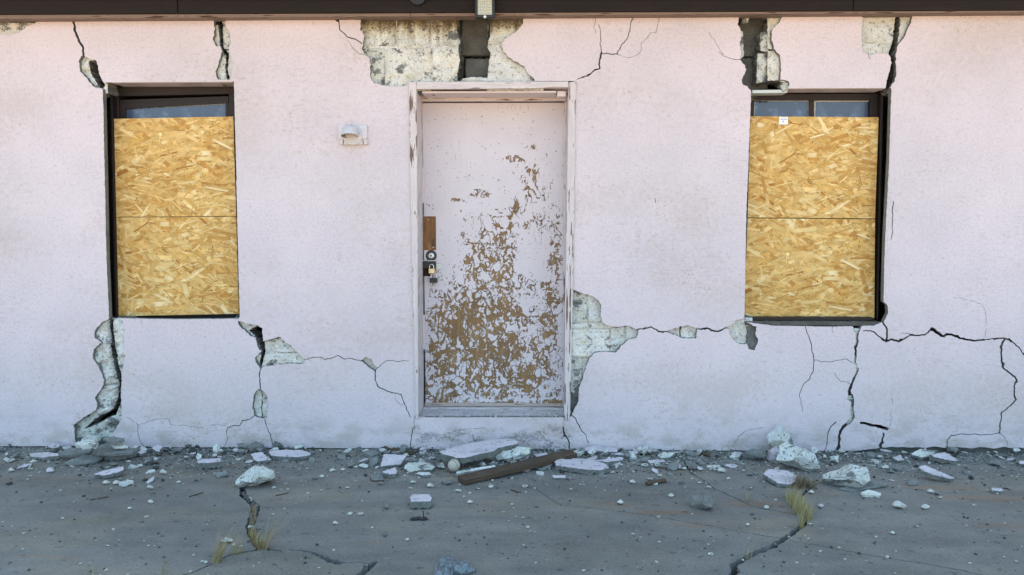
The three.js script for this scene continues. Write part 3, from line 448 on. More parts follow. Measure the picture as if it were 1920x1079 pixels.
block('1608,16 1690,16 1690,80 1608,80', M.pale); block('1608,82 1686,82 1686,112 1608,112', M.pale); block('1664,100 1692,100 1692,175 1664,175', M.mixed, { z: -0.038 }); block('1686,16 1720,16 1716,80 1684,98', M.pale, { z: -0.024 });
part('lintel', board(W2(pairs('1411,169 1478,168 1476,174 1411,175'), -0.03), -0.03, 0.1), std({ color: new THREE.Color(0.6, 0.64, 0.6), bumpMap: trimBumpH, bumpScale: 0.003 }), house);
// below the left window
block('168,598 209,600 212,668 168,690', M.pale, { rough: 0.026, round: 0.022 }); block('207,598 240,596 240,668 216,676', M.pale, { rough: 0.02, round: 0.014, z: -0.02 }); block('165,672 214,668 224,722 165,724', M.pale, { rough: 0.026, round: 0.022 }); block('218,672 240,668 240,722 226,722', M.mixed, { rough: 0.02, z: -0.02 }); block('165,724 222,722 216,772 165,786', M.pale, { rough: 0.026, round: 0.024 }); block('224,722 240,722 240,786 216,782', M.mixed, { rough: 0.02, z: -0.03 });
block('134,790 184,776 178,815 140,830', M.mixed, { z: -0.03, rough: 0.018 }); block('186,786 232,776 226,800 205,830 172,822', M.mixed, { z: -0.032, rough: 0.016 }); block('136,824 215,820 215,852 136,852', M.greyBlock, { z: -0.05 });
block('440,596 500,606 500,664 440,664', M.pale, { z: -0.03 }); block('470,628 585,624 585,660 470,663', M.pale); block('470,665 585,662 585,696 470,698', M.cream); block('466,724 490,724 490,792 466,792', M.pale); block('491,724 508,724 508,792 491,792', M.pale, { z: -0.036 });
block('668,662 716,662 716,702 668,702', M.pale, { z: -0.036, rough: 0.018 });
// right of the door
block('1068,530 1101,530 1101,605 1068,605', M.mixed); block('1103,530 1140,530 1140,605 1103,605', M.pale); block('1068,608 1104,608 1104,617 1068,617', M.pale, { rough: 0.004, name: 'mortar_joint' }); block('1106,606 1150,606 1150,617 1106,617', M.cream, { rough: 0.005, name: 'mortar_joint' });
block('1068,620 1143,618 1143,671 1068,671', M.cream); block('1145,616 1172,612 1170,630 1145,652', M.pale); block('1130,648 1172,630 1168,668 1130,668', M.mixed, { z: -0.032, rough: 0.02 }); block('1174,608 1206,608 1206,645 1174,645', M.pale, { z: -0.024 });
block('1068,674 1091,674 1092,710 1068,735', M.mixed); block('1093,674 1110,674 1106,716 1094,708', M.pale, { z: -0.036 }); block('1068,737 1094,712 1094,785 1068,790', M.greyBlock);
block('1240,604 1275,604 1275,642 1240,642', M.pale); block('1277,604 1312,604 1312,642 1277,642', M.cream); block('1358,596 1412,596 1410,650 1358,650', M.pale, { rough: 0.018 }); block('1402,612 1428,612 1424,664 1398,662', M.greyBlock, { z: -0.014, rough: 0.016 });
block('1598,664 1614,672 1612,704 1598,710', M.pale, { z: -0.016, cutGaps: false }); block('1588,742 1606,742 1606,800 1588,798', M.mixed, { z: -0.016, cutGaps: false }); block('1600,616 1614,616 1612,650 1602,648', M.pale, { z: -0.018, cutGaps: false });

// dark room behind, foundation, roof
part('inner_wall', boxGeo(-9, -0.1, -1.3, 9, 2.9, -1.2), M.room, house);
part('inner_wall', boxGeo(-9.02, -0.1, -1.2, -8.9, 2.9, -0.03), M.room, house); part('inner_wall', boxGeo(8.9, -0.1, -1.2, 9.02, 2.9, -0.03), M.room, house);
part('inner_floor', boxGeo(-9, -0.12, -1.2, 9, -0.02, -0.045), M.room, house); part('ceiling', boxGeo(-9, 2.74, -1.2, 9, 2.8, -0.03), M.room, house);
part('foundation', boxGeo(-9, -0.1, -0.3, 9, 0.06, -0.03), M.greyBlock, house);
{ const r = part('roof', boxGeo(-9.4, 2.97, -7, 9.4, 3.12, 0.42), M.beam, house); part('back_wall', boxGeo(-9, 0, -6.6, 9, 2.97, -6.4), M.stucco, house); for (const s of [-1, 1]) part('side_wall', boxGeo(s * 9 - 0.1, 0, -6.4, s * 9 + 0.1, 2.97, -1.3), M.stucco, house); part('rafter_tail', boxGeo(-9.2, 2.86, 0.39, 9.2, 2.968, 0.42), M.beam, r); }
{ // dark beam over the wall and the pale trim strip below it
  const zb = 0.085, a = W(-1500, 39, zb), b = W(3200, 9.5, zb), l = W(0, 26.5, zb), r = W(1920, 18.3, zb);
  const by = (x) => lerp(l.y, r.y, (x - l.x) / (r.x - l.x)), seg = [[-9, -2.02], [-2.016, 1.95], [1.954, 9]];
  for (const [p, q] of seg) { const g = board([[p, by(p)], [q, by(q)], [q, 2.966], [p, 2.966]], zb, 0.11, 0.004); part('beam', metreUV(g), M.beam, house); }
  const tl = W(0, 35.5, zb - 0.012), tr = W(1920, 23, zb - 0.012), ty = (x) => lerp(tl.y, tr.y, (x - tl.x) / (tr.x - tl.x));
  for (const [p, q] of [[-9, -0.64], [-0.637, W(893, 25, 0.07).x], [W(925, 25, 0.07).x, 9]]) part('trim_strip', metreUV(board([[p, ty(p)], [q, ty(q)], [q, by(q) - 0.001], [p, by(p) - 0.001]], zb - 0.012, 0.095, 0.003)), M.tan, house);
}

// ---- windows
function bars(list, z, depth, mat, parent, name) { for (const s of list) part(name, metreUV(board(W2(pairs(s), z), z, depth, 0.003)), mat, parent); }
const glassTex = rep(tex(512, 256, (u, v, o) => { const x = u * 1.0, y = v * 0.5, haze = sstep(-0.1, 0.4, fbm(x * 7, y * 9, 4, 310)), s = sstep(0.55, 0.7, n2(x * 60, y * 60, 312)), k = 1 + 0.2 * haze; o[0] = 66 * k + 26 * haze + 20 * s; o[1] = 82 * k + 26 * haze + 20 * s; o[2] = 108 * k + 24 * haze + 20 * s; }), 1, 0.5);
const glass = new THREE.MeshPhysicalMaterial({ map: glassTex, roughness: 0.22, clearcoat: 0.6, clearcoatRoughness: 0.1, bumpMap: blockBump, bumpScale: 0.0006 });
const putty = std({ color: new THREE.Color(0.5, 0.5, 0.46), bumpMap: blockBump, bumpScale: 0.003 });
function window_(label, frame, sash, panes, puttyLines) {
  const w = new THREE.Group(); w.name = 'window'; house.add(w); const c = W(...label, WIN_Z); w.position.copy(c); const geoAt = (g) => { g.translate(-c.x, -c.y, -c.z); return g; };
  for (const s of frame) part('frame', geoAt(metreUV(board(W2(pairs(s), WIN_Z), WIN_Z, 0.07, 0.003))), M.frame, w);
  for (const s of sash) part('sash', geoAt(metreUV(board(W2(pairs(s), WIN_Z - 0.012), WIN_Z - 0.012, 0.035, 0.003))), M.frame, w);
  for (const s of panes) part('pane', geoAt(board(W2(pairs(s), WIN_Z - 0.026), WIN_Z - 0.026, 0.005, 0)), glass, w);
  for (const s of puttyLines) part('putty', geoAt(metreUV(board(ragged(W2(pairs(s), WIN_Z - 0.02), 0.0018, 0.008, 7, 120), WIN_Z - 0.02, 0.005, 0))), putty, w);
}
window_([322, 590], ['198,163 440,159 440,176 200,181', '198,180 222,179 230,600 208,602', '428,176 440,176 452,598 440,600', '222,586 446,582 446,600 222,604'],
  ['222,187 428,180 428,194 222,205', '222,204 234,203 236,260 222,260', '422,194 429,194 430,260 423,260'], ['233,204 424,194 424,262 233,262'], ['235,203.5 424,194.5 424,195.4 235,204.6']);
window_([1525, 590], ['1408,176 1652,175 1652,188 1408,188', '1407,187 1415,187 1404,605 1396,605', '1632,187 1652,187 1645,606 1626,606', '1398,596 1646,597 1645,607 1397,607'],
  ['1517,187 1527,187 1527,262 1517,262'], ['1413,186 1519,186 1519,262 1413,262', '1525,186 1636,186 1636,262 1525,262'], ['1414,187 1518,188 1518,190 1414,190', '1527,188 1633,188.5 1633,190.5 1527,191', '1413,188 1415,188 1415,230 1413,230', '1515.5,190 1517,190 1517,230 1515.5,230', '1527,190 1530,190 1528.5,230 1527,230', '1631,190 1633.4,190 1633,230 1631.5,230']);
part('sill', metreUV(board(ragged(W2(pairs('1396,603 1650,604 1644,612 1560,611 1398,610'), -0.02), 0.003, 0.02, 31, 60), -0.02, 0.12, 0.002)), std({ map: greyTex, color: new THREE.Color(0.55, 0.5, 0.46), bumpMap: blockBump, bumpScale: 0.006 }), house);
part('sill_edge', metreUV(board(ragged(W2(pairs('1398,598 1648,598.5 1648,604 1398,604')), 0.002, 0.02, 33, 60), -0.06, 0.08, 0.002)), M.frame, house);
part('jamb_board', metreUV(board(W2(pairs('1653,170 1657.5,170 1648,600 1645,600'), -0.1), -0.1, 0.08, 0.002)), M.frame, house);
part('jamb_board', metreUV(board(W2(pairs('205,166 209,166 219,600 215,600'), -0.1), -0.1, 0.08, 0.002)), M.frame, house);

// ---- door frame
part('casing', metreUV(board(ragged(W2(pairs('766,153 780,154 782,300 783,500 784,700 784,784 781,787 779,784 774,560 768,300'), 0.014), 0.0011, 0.02, 41, 30), 0.014, 0.034, 0.003)), M.trimV, house);
part('casing', metreUV(board(ragged(W2(pairs('1067,154 1080,153 1078,300 1075,520 1071,700 1069,776 1067,789 1062,789 1058,776 1060,560 1064,300'), 0.014), 0.0013, 0.02, 43, 30), 0.014, 0.034, 0.003)), M.trimRough, house);
part('casing', metreUV(board(ragged(W2(pairs('781,153.5 1066,152.5 1066,164 1040,163 1000,166 780,167'), 0.013), 0.0011, 0.03, 45, 30), 0.013, 0.033, 0.003)), M.trimH, house);
{ // jambs run back from the casing to the door
  const tl = W(781, 166, 0.0), bl = W(784, 782, 0.0), tr = W(1066, 165, 0), br = W(1060, 782, 0);
  part('jamb', metreUV(board([[bl.x - 0.03, bl.y], [bl.x, bl.y], [tl.x, tl.y], [tl.x - 0.03, tl.y]], -0.004, 0.3, 0.002)), M.trimV, house);
  part('jamb', metreUV(board([[br.x, br.y], [br.x + 0.03, br.y], [tr.x + 0.03, tr.y], [tr.x, tr.y]], -0.004, 0.3, 0.002)), M.trimV, house);
  part('head_jamb', boxGeo(tl.x - 0.03, tl.y + 0.001, -0.3, tr.x + 0.03, tl.y + 0.03, -0.005), M.trimPaint, house);
  const a = W(791, 171, -0.02), b = W(1043, 174, -0.02); part('head_strip', boxGeo(a.x, b.y, -0.19, b.x, a.y, -0.02), M.trimPaint, house);
  const c = W(1045, 171, -0.03), d = W(1061, 181, -0.03); part('closer_block', boxGeo(c.x, d.y, -0.1, d.x, c.y, -0.03), M.trimPaint, house);
  const e = W(786, 180, -0.21), f = W(1062, 189, -0.21); part('door_stop', boxGeo(e.x, f.y, -0.246, f.x, tl.y, -0.21), M.trimH, house);
  const g = W(1058, 190, -0.215), h = W(1055.5, 764, -0.215); part('door_stop', metreUV(board([[h.x, h.y], [br.x, h.y], [tr.x, g.y], [g.x, g.y]], -0.215, 0.03, 0.002)), M.trimV, house);
  const s1 = W(784, 783, 0), s2 = W(1061, 783, 0); part('doorstep', boxGeo(s1.x - 0.03, s1.y - 0.06, -0.5, s2.x + 0.04, s1.y, -0.001, 0.004), M.dimmedDusty, house);
  const t1 = W(792, 765, -0.2), t2 = W(1056, 772, -0.2); part('threshold', boxGeo(bl.x + 0.001, s1.y, -0.3, br.x - 0.001, t1.y - 0.004, -0.2), M.trimH, house);
}
// ---- door: brown timber showing where the lilac paint has flaked off
const dTL = W(791.5, 193, DOOR_Z), dBR = W(1056.5, 763.5, DOOR_Z), DW = dBR.x - dTL.x, DH = dTL.y - dBR.y;
const blobs = [[870, 625, 62, 75, 0.95], [935, 610, 50, 62, 0.85], [905, 670, 80, 60, .85], [835, 640, 40, 80, 0.6], [915, 560, 70, 40, 0.55], [935, 490, 30, 60, .56], [930, 430, 24, 34, 0.3], [880, 500, 22, 30, 0.42], [985, 420, 26, 40, 0.22], [1003, 330, 7, 46, 0.5], [990, 345, 12, 60, .26], [1030, 590, 20, 75, 0.6], [1015, 640, 30, 80, .42], [1000, 700, 60, 55, 0.46], [860, 725, 80, 40, 0.55], [950, 735, 90, 25, 0.5], [815, 700, 25, 60, 0.55], [985, 545, 30, 40, .2], [1010, 400, 20, 60, 0.2], [965, 655, 40, 50, .5], [812, 520, 12, 25, 0.6], [905, 365, 22, 8, 0.62], [855, 375, 12, 3, 0.6], [968, 385, 5, 16, 0.75], [957, 415, 6, 20, .7], [965, 298, 35, 6, .4], [1035, 755, 70, 5, 0.9], [940, 758, 50, 5, .8], [830, 755, 20, 12, .6], [878, 329, 12, 4, .42], [1040, 500, 14, 120, .36], [900, 470, 30, 60, .36]]
  .map(([u, v, a, b, k]) => { const p = W(u, v, DOOR_Z), s = (dBR.x - dTL.x) / 265; return [p.x, p.y, a * s, b * s, k]; });
let lastDen = 0;
const peelAt = (x, y) => { let den = -0.18; for (const [bx, by, a, b, k] of blobs) { const d = ((x - bx) / a) ** 2 + ((y - by) / b) ** 2; if (d < 9) den = Math.max(den, -0.18 + (0.8 * k + 0.18) * Math.exp(-d * 0.72)); }
  den = den > 0.3 ? 0.3 + (den - 0.3) * 0.35 : den;
  const wx = x + 0.012 * n2(x * 22, y * 22, 401), wy = y + 0.012 * n2(x * 22, y * 22, 402);
  lastDen = den; const base = den - 0.37 + (0.12 + 0.12 * sstep(0.1, 0.32, x - 0.0)) * n2(x * 120, y * 16, 418) - 0.3 * sstep(0.22, 0.42, n2(wx * 15, wy * 10, 416)) - 0.12 * sstep(0.3, 0.5, n2(wx * 38, wy * 30, 417)) + 0.32 * n2(wx * 27, wy * 18, 404) + 0.36 * n2(wx * 66, wy * 40, 405) + 0.26 * n2(x * 150, y * 110, 406) + 0.42 * fbm(x * 7, y * 6, 3, 409);
  const curl = den + 0.02 - 1.5 * Math.abs(n2(wx * 24, wy * 17, 411) + 0.3 * n2(wx * 70, wy * 60, 412)) - 0.28 * sstep(0.1, -0.2, n2(wx * 9, wy * 9, 413));   // thin split lines round lifting flakes
  return Math.max(base, curl * 0.6); };
const doorData = new Float32Array(1024 * 2048);
const doorMap = tex(1024, 2048, (u, v, o) => {
  const x = dTL.x + u * DW, y = dBR.y + v * DH, p = peelAt(x, y), i = Math.floor(u * 1024) + 1024 * Math.floor(v * 2048); doorData[i] = p;
  const g = n2(x * 60, y * 5, 420) + 0.5 * n2(x * 170, y * 12, 421), f = n2(x * 150, y * 150, 422), m = fbm(x * 5, y * 5, 4, 424);
  const soft = 0.05 * sstep(0.1, 0.3, lastDen), open = sstep(-0.015 - soft, 0.02 + soft, p), lip = sstep(0.075, 0.0, Math.abs(p - 0.01)) * open, stainDots = sstep(0.7, 0.82, n2(x * 70, y * 70, 430) + 0.3 * f) * 0.5, faded = sstep(0.0, 0.4, fbm(x * 8, y * 8, 4, 432)) * 0.4;
  const k = 1 + 0.03 * m + 0.025 * f, w = 1 + 0.1 * g + 0.16 * m + 0.08 * f, br = [lerp(134, 158, faded), lerp(104, 139, faded), lerp(66, 116, faded)];
  const scr = sstep(0.5, 0.64, n2(x * 85, y * 9, 440)) * sstep(0.1, 0.4, n2(x * 3, y * 2, 441)) * 0.25;
  o[0] = lerp(212 * k * (1 - scr * 0.3), br[0] * w, open); o[1] = lerp(204 * k * (1 - scr * 0.38), br[1] * w, open); o[2] = lerp(208 * k * (1 - scr * 0.5), br[2] * w, open);
  for (let c = 0; c < 3; c++) o[c] *= (1 - 0.42 * lip) * (1 - stainDots * 0.7 * (1 - open));
}, true, THREE.ClampToEdgeWrapping);
const doorBump = tex(1024, 2048, (u, v, o) => { const i = Math.floor(u * 1024) + 1024 * Math.floor(v * 2048), p = doorData[i]; const x = u * DW, y = v * DH; grey(o, 190 - 120 * sstep(-0.02, 0.03, p) + 26 * sstep(-0.12, -0.02, p) * (p < 0 ? 1 : 0) + 10 * n2(x * 40, y * 30, 450) + 8 * n2(x * 120, y * 90, 451)); }, false, THREE.ClampToEdgeWrapping);
const door = new THREE.Group(); door.name = 'door'; door.position.set(dTL.x, dBR.y, DOOR_Z); house.add(door);
{ const g = new RoundedBoxGeometry(DW, DH, 0.044, 2, 0.004); g.translate(DW / 2, DH / 2, -0.022); const p = g.attributes.position, uv = g.attributes.uv; for (let i = 0; i < p.count; i++) uv.setXY(i, p.getX(i) / DW, p.getY(i) / DH);
  part('door_panel', g, std({ map: doorMap, bumpMap: doorBump, bumpScale: 0.004, roughness: 0.62 }), door);
  const D = (u, v, z = 0) => { const q = W(u, v, DOOR_Z + z); return [q.x - dTL.x, q.y - dBR.y]; };
  const onDoor = (u0, v0, u1, v1, z0, z1, r) => { const a = D(u0, v1, z1), b = D(u1, v0, z1); return boxGeo(a[0], a[1], z0, b[0], b[1], z1, r); };
  const barePlate = std({ map: plankTex.clone(), color: new THREE.Color(2.7, 1.9, 1.05), roughness: 0.7 }); barePlate.map.rotation = Math.PI / 2;
  part('bare_wood_patch', onDoor(792, 406, 817, 469.5, 0.0005, 0.003, 0.001), barePlate, door).userData.label = 'bare brown wood where the old lock plate was';
  part('rust_patch', onDoor(791, 488, 807, 518, 0.0003, 0.0022, 0.0008), std({ map: plankTex, color: new THREE.Color(0.42, 0.28, 0.2) }), door);
  for (const [u, v] of [[796, 419], [797, 432], [796, 458], [803, 412], [812, 464]]) { const s = new THREE.CylinderGeometry(0.003, 0.0034, 0.003, 10); s.rotateX(Math.PI / 2); const q = D(u, v, 0.004); s.translate(q[0], q[1], 0.004); part('screw', s, v === 412 || v === 464 ? M.steel : M.black, door); }
  { const s = onDoor(811, 449, 813.4, 463, 0.003, 0.0042, 0.0004); part('keyhole', s, M.black, door); }
  const c = D(808, 480, 0.012), ring = new THREE.LatheGeometry([[0, 0.014], [0.006, 0.014], [0.0065, 0.018], [0.017, 0.016], [0.0215, 0.011], [0.023, 0.002], [0.0285, 0.001], [0.031, 0]].map(([a, b]) => new THREE.Vector2(a, b)), 36); ring.rotateX(Math.PI / 2); ring.translate(c[0], c[1], 0);
  const lock = part('lock_cylinder', ring, M.steel, door);
  { const rose = new THREE.CylinderGeometry(0.0345, 0.037, 0.004, 36); rose.rotateX(Math.PI / 2); rose.translate(c[0], c[1], 0.001); part('lock_rose', rose, M.black, door); const key = new THREE.CylinderGeometry(0.0062, 0.0062, 0.003, 20); key.rotateX(Math.PI / 2); key.translate(c[0], c[1], 0.0155); part('keyway', key, M.black, door); }
  part('hasp_staple', onDoor(790, 490, 817, 504, 0.004, 0.024, 0.004), M.black, door); part('hasp_plate', onDoor(792, 488.5, 818, 491, 0.002, 0.02, 0.001), M.zinc, door); part('hasp_plate', onDoor(815, 495, 828, 505, 0.001, 0.006, 0.0015), M.zinc, door);
  { const s = new THREE.SphereGeometry(0.004, 12, 8); const q = D(824, 499, 0.007); s.scale(1, 1, 0.5); s.translate(q[0], q[1], 0.006); part('screw', s, M.steel, door); }
  part('edge_strip', onDoor(789, 313, 795, 381, 0.001, 0.014, 0.002), M.trimPaint, door); part('edge_strip', onDoor(790, 591, 796.5, 656, 0.001, 0.014, 0.002), M.trimPaint, door); part('edge_strip', onDoor(791, 381, 794, 404, 0.001, 0.01, 0.002), M.iron, door);
  part('sweep', onDoor(796, 757, 1055, 762, 0.0005, 0.007, 0.002), std({ map: trimH, color: new THREE.Color(0.7, 0.64, 0.58) }), door);
  for (const [u, v] of [[805, 385], [812, 385], [812, 392], [800, 383], [804, 386]]) { const s = new THREE.CylinderGeometry(0.0035, 0.0035, 0.002, 10); s.rotateX(Math.PI / 2); const q = D(u, v); s.translate(q[0], q[1], 0.0008); part('screw_hole', s, M.iron, door); }
}
// padlocks hang on the hasp
function padlock(label, u, v, w, h, t, mat, shack, rise, z) {
  const p = W(u, v, z), o = thing('padlock', label, 'padlock', [p.x, p.y, p.z]);
  part('body', new RoundedBoxGeometry(w, h, t, 3, t * 0.28).translate(0, h / 2, 0), mat, o);
  const r = w * 0.33, pts = [new THREE.Vector3(-r, h * 0.8, 0), new THREE.Vector3(-r, h + rise - r, 0)]; for (let i = 1; i < 12; i++) { const a = Math.PI - (Math.PI * i) / 12; pts.push(new THREE.Vector3(r * Math.cos(a), h + rise - r + r * Math.sin(a), 0)); } pts.push(new THREE.Vector3(r, h + rise - r, 0), new THREE.Vector3(r, h * 0.8, 0));
  part('shackle', new THREE.TubeGeometry(new THREE.CatmullRomCurve3(pts), 40, w * 0.085, 10), shack, o);
  const k = new THREE.CylinderGeometry(w * 0.1, w * 0.1, 0.002, 16); k.translate(0, -0.0004, 0); part('keyway', k, M.black, o); return o;
}
padlock('small brass padlock hanging on the steel hasp of the door', 809.2, 513.5, 0.04, 0.034, 0.016, M.brass, M.steel, 0.026, DOOR_Z + 0.045);
padlock('black padlock hanging below the brass padlock on the door', 813, 530.5, 0.05, 0.032, 0.018, M.black, M.steel, 0.034, DOOR_Z + 0.028);
// ---------------------------------------------------------------- strand boards over the windows (two to each window)
const osbA = strandBoard(4242), osbB = strandBoard(777);
const osbBump = rep(tex(512, 512, (u, v, o) => grey(o, 128 + 50 * n2(u * 30, v * 75, 500) + 40 * n2(u * 60, v * 140, 501)), false), 1, 1);
function osb(pts, label, map, ou, ov, z) {
  const q = W2(pairs(pts), z), o = thing('strand_board', label, 'board', [0, 0, 0], 'strand boards screwed over the windows'); const t = map.clone(); t.offset.set(-Math.min(...q.map((p) => p[0])) + ou * 0.15, -Math.min(...q.map((p) => p[1])) + ov * 0.35);
  part('panel', board(ragged(q, 0.0006, 0.02, 3, 80), z, 0.0115, 0.0008), std({ map: t, bumpMap: osbBump, bumpScale: 0.0015, roughness: 0.78 }), o);
  const c = [q[0], q[1], q[2], q[3]], m = c.reduce((s, p) => [s[0] + p[0] / 4, s[1] + p[1] / 4], [0, 0]);
  for (const p of c) { const x = lerp(p[0], m[0], 0.05), y = lerp(p[1], m[1], 0.07), g = new THREE.CylinderGeometry(0.0035, 0.0038, 0.002, 12); g.rotateX(Math.PI / 2); g.translate(x, y, z + 0.0008); part('screw', g, M.steel, o); }
  return o;
}
const b1 = osb('208,223 437,218.5 442.5,405.5 214,407', 'upper wood strand board covering the left window', osbA, 0.1, 0.3, OSB_Z);
const b2 = osb('214,408 442.5,406.5 447.5,589 222,593.5', 'lower wood strand board covering the left window, reaching its sill', osbB, 0.62, 0.15, OSB_Z - 0.001);
const b3 = osb('1407.5,218 1648,220 1641.5,410 1402,408', 'upper wood strand board on the right window, with a white sticker on its top edge', osbB, 0.2, 0.72, OSB_Z);
const b4 = osb('1402,409.5 1641.5,411.5 1640,597.5 1394.5,596', 'lower wood strand board on the right window, below the one with a sticker', osbA, 0.45, 0.62, OSB_Z + 0.001);
{ const c = document.createElement('canvas'); c.width = 128; c.height = 120; const g = c.getContext('2d'); g.fillStyle = '#eef1f4'; g.fillRect(0, 0, 128, 120); g.fillStyle = '#3a4048'; for (const [x, w] of [[18, 26], [47, 14], [64, 20], [88, 10], [101, 18]]) g.fillRect(x, 31, w, 9); g.font = 'bold 40px sans-serif'; g.fillText('5', 48, 88);
  const t = new THREE.CanvasTexture(c); t.colorSpace = THREE.SRGBColorSpace; const a = W(1461.5, 219.5, OSB_Z), b = W(1477.5, 233.5, OSB_Z), p = new THREE.BoxGeometry(b.x - a.x, a.y - b.y, 0.0006); p.translate((a.x + b.x) / 2, (a.y + b.y) / 2, OSB_Z + 0.0006); part('sticker', p, std({ map: t, roughness: 0.5 }), b3); }
for (const b of [b1, b2, b3, b4]) recentre(b);

// ---------------------------------------------------------------- vent hood and floodlight
{
  const a = W(636, 236), b = W(690, 272), o = thing('exhaust_vent', 'small painted vent hood on a square board, on the wall left of the door', 'vent', [(a.x + b.x) / 2, b.y, 0]); const w = b.x - a.x, h = a.y - b.y;
  const sh = [[-w / 2, 0.03], [-w / 2 + 0.002, 0.001], [w / 2, 0.001], [w / 2 - 0.004, h * 0.35], [w / 2 - 0.003, h], [-w / 2 + 0.001, h - 0.002]];
  const up = board(sh.map(([x, y]) => [x, Math.max(y, 0.036)]), 0.018, 0.0175, 0.0015); const plateM = std({ color: new THREE.Color(0.66, 0.62, 0.64), bumpMap: trimBumpV, bumpScale: 0.001, roughness: 0.6 }); part('mounting_board', metreUV(up), plateM, o); part('mounting_board', metreUV(board([[-w / 2 + 0.002, 0], [w / 2 + 0.001, 0.001], [w / 2, 0.0335], [-w / 2, 0.033]], 0.0175, 0.017, 0.0015)), M.trimV, o);
  const cx = -0.002, cy = h * 0.5; const fl = new THREE.CylinderGeometry(0.058, 0.062, 0.007, 48); fl.rotateX(Math.PI / 2); fl.translate(cx, cy, 0.0215); part('flange', fl, M.paintedMetal, o);
  const bend = (pts, t) => { const g = new THREE.LatheGeometry(pts.map(([a, b]) => new THREE.Vector2(a, b)), 48), p = g.attributes.position; for (let i = 0; i < p.count; i++) { const z = p.getZ(i), y = p.getY(i); if (y < 0.005) p.setY(i, y - z * 0.32 * t + p.getX(i) * 0.22); } g.rotateX(-0.52); g.rotateZ(-0.14); g.translate(cx - 0.007, cy + 0.01, 0.052); g.computeVertexNormals(); return g; };
  part('hood', bend([[0, 0.036], [0.02, 0.035], [0.036, 0.030], [0.044, 0.022], [0.047, 0.012], [0.048, 0], [0.0485, -0.024], [0.0475, -0.0245], [0.0465, -0.023], [0.0462, -0.016]], 1), M.paintedMetal, o);
  part('hood_lining', bend([[0.0463, -0.023], [0.046, 0], [0.04, 0.02], [0.02, 0.031], [0, 0.033]], 1), std({ color: new THREE.Color(0.3, 0.22, 0.17) }), o);
  for (const [x, y] of [[-w / 2 + 0.02, h - 0.02], [w / 2 - 0.02, h - 0.025], [-w / 2 + 0.022, h * 0.62], [w / 2 - 0.052, h * 0.6]]) { const s = new THREE.SphereGeometry(0.004, 10, 8); s.scale(1, 1, 0.5); s.translate(x, y, x > 0 && y < h * 0.7 ? 0.026 : 0.0185); part('screw', s, M.steel, o); }
}
{
  const z = 0.15, a = W(890, -40, z), b = W(928, 33, z), o = thing('floodlight', 'black outdoor floodlight with rows of LED lenses, mounted on the beam over the door', 'floodlight', [(a.x + b.x) / 2, b.y, z]); const w = b.x - a.x, h = a.y - b.y;
  part('housing', boxGeo(-w / 2, 0, -0.035, w / 2, h, 0, 0.006), M.black, o);
  const px = (b.x - a.x) / 38, lw = 27 * px, bot = 5 * px;
  part('lens_plate', boxGeo(-lw / 2, bot, 0.0005, lw / 2, h - bot, 0.004, 0.002), std({ color: new THREE.Color(0.42, 0.44, 0.38), roughness: 0.4 }), o);
  const lens = new THREE.SphereGeometry(0.0042, 12, 8).scale(1, 0.75, 0.9), lm = std({ color: new THREE.Color(0.78, 0.76, 0.52), roughness: 0.22 });
  for (let r = 0; r < 14; r++) for (let c = 0; c < 6; c++) { const g = part('lens', lens, lm, o); g.position.set((c - 2.5) * lw / 6.6, bot + 0.018 + r * 0.0162, 0.004); if (g.position.y > h - bot - 0.012) o.remove(g); }
  const s = new THREE.SphereGeometry(0.0088, 20, 14); s.translate(0, 0.004, 0.003); part('sensor', s, std({ color: new THREE.Color(0.75, 0.78, 0.82), roughness: 0.25 }), o);
  part('bracket', boxGeo(-0.012, h * 0.4, -0.065, 0.012, h * 0.6, -0.035), M.black, o); part('cable', new THREE.TubeGeometry(new THREE.CatmullRomCurve3([new THREE.Vector3(0.01, 0.03, -0.03), new THREE.Vector3(0.02, -0.01, -0.09), new THREE.Vector3(0.016, -0.06, -0.17), new THREE.Vector3(0.01, -0.12, -0.25)]), 24, 0.006, 8), M.black, o);
}
{ const a = W(768, -10, 0.11), b = W(798, 9, 0.11), o = thing('junction_cover', 'small round black cover on the beam, left of the floodlight', 'cover', [(a.x + b.x) / 2, b.y, 0.087]); const g = new THREE.CylinderGeometry(0.05, 0.052, 0.03, 36); g.rotateX(Math.PI / 2); g.translate(0, 0.05, 0.015); part('cover', g, M.black, o); const s = new THREE.CylinderGeometry(0.006, 0.006, 0.004, 12); s.rotateX(Math.PI / 2); s.translate(0, 0.05, 0.031); part('screw', s, M.steel, o); }

// ---------------------------------------------------------------- ground, paving
{
  const sandTex = rep(tex(512, 512, (u, v, o) => { const k = 1 + 0.16 * fbm(u * 8, v * 8, 4, 520) + 0.1 * n2(u * 120, v * 120, 521); o[0] = 178 * k; o[1] = 160 * k; o[2] = 134 * k; }), 4, 4);
  const g = new THREE.CircleGeometry(1500, 64); g.rotateX(-Math.PI / 2); g.translate(0, -0.125, 0); metreUV(g); const m = new THREE.Mesh(g, std({ map: sandTex, roughness: 1 })); m.name = 'ground'; m.receiveShadow = true; m.userData.kind = 'structure'; scene.add(m);
}
const pave = new THREE.Group(); pave.name = 'pavement'; pave.userData.kind = 'structure'; scene.add(pave);
const floorF = new Field(-3.92, -2.78, 3.92, 0.06, 0.003);
{ const { f, nx, ny, h, x0, y0 } = floorF; for (let j = 0; j < ny; j++) for (let i = 0; i < nx; i++) { const x = x0 + i * h, z = -(y0 + j * h), s = Math.min(2.75 - z, z + 0.028, x + 3.9, 3.9 - x); if (s < f[j * nx + i]) f[j * nx + i] = s; } }
const F2 = (s) => pairs(s).map(([u, v]) => { const p = G(u, v); return [p.x, -p.z]; });
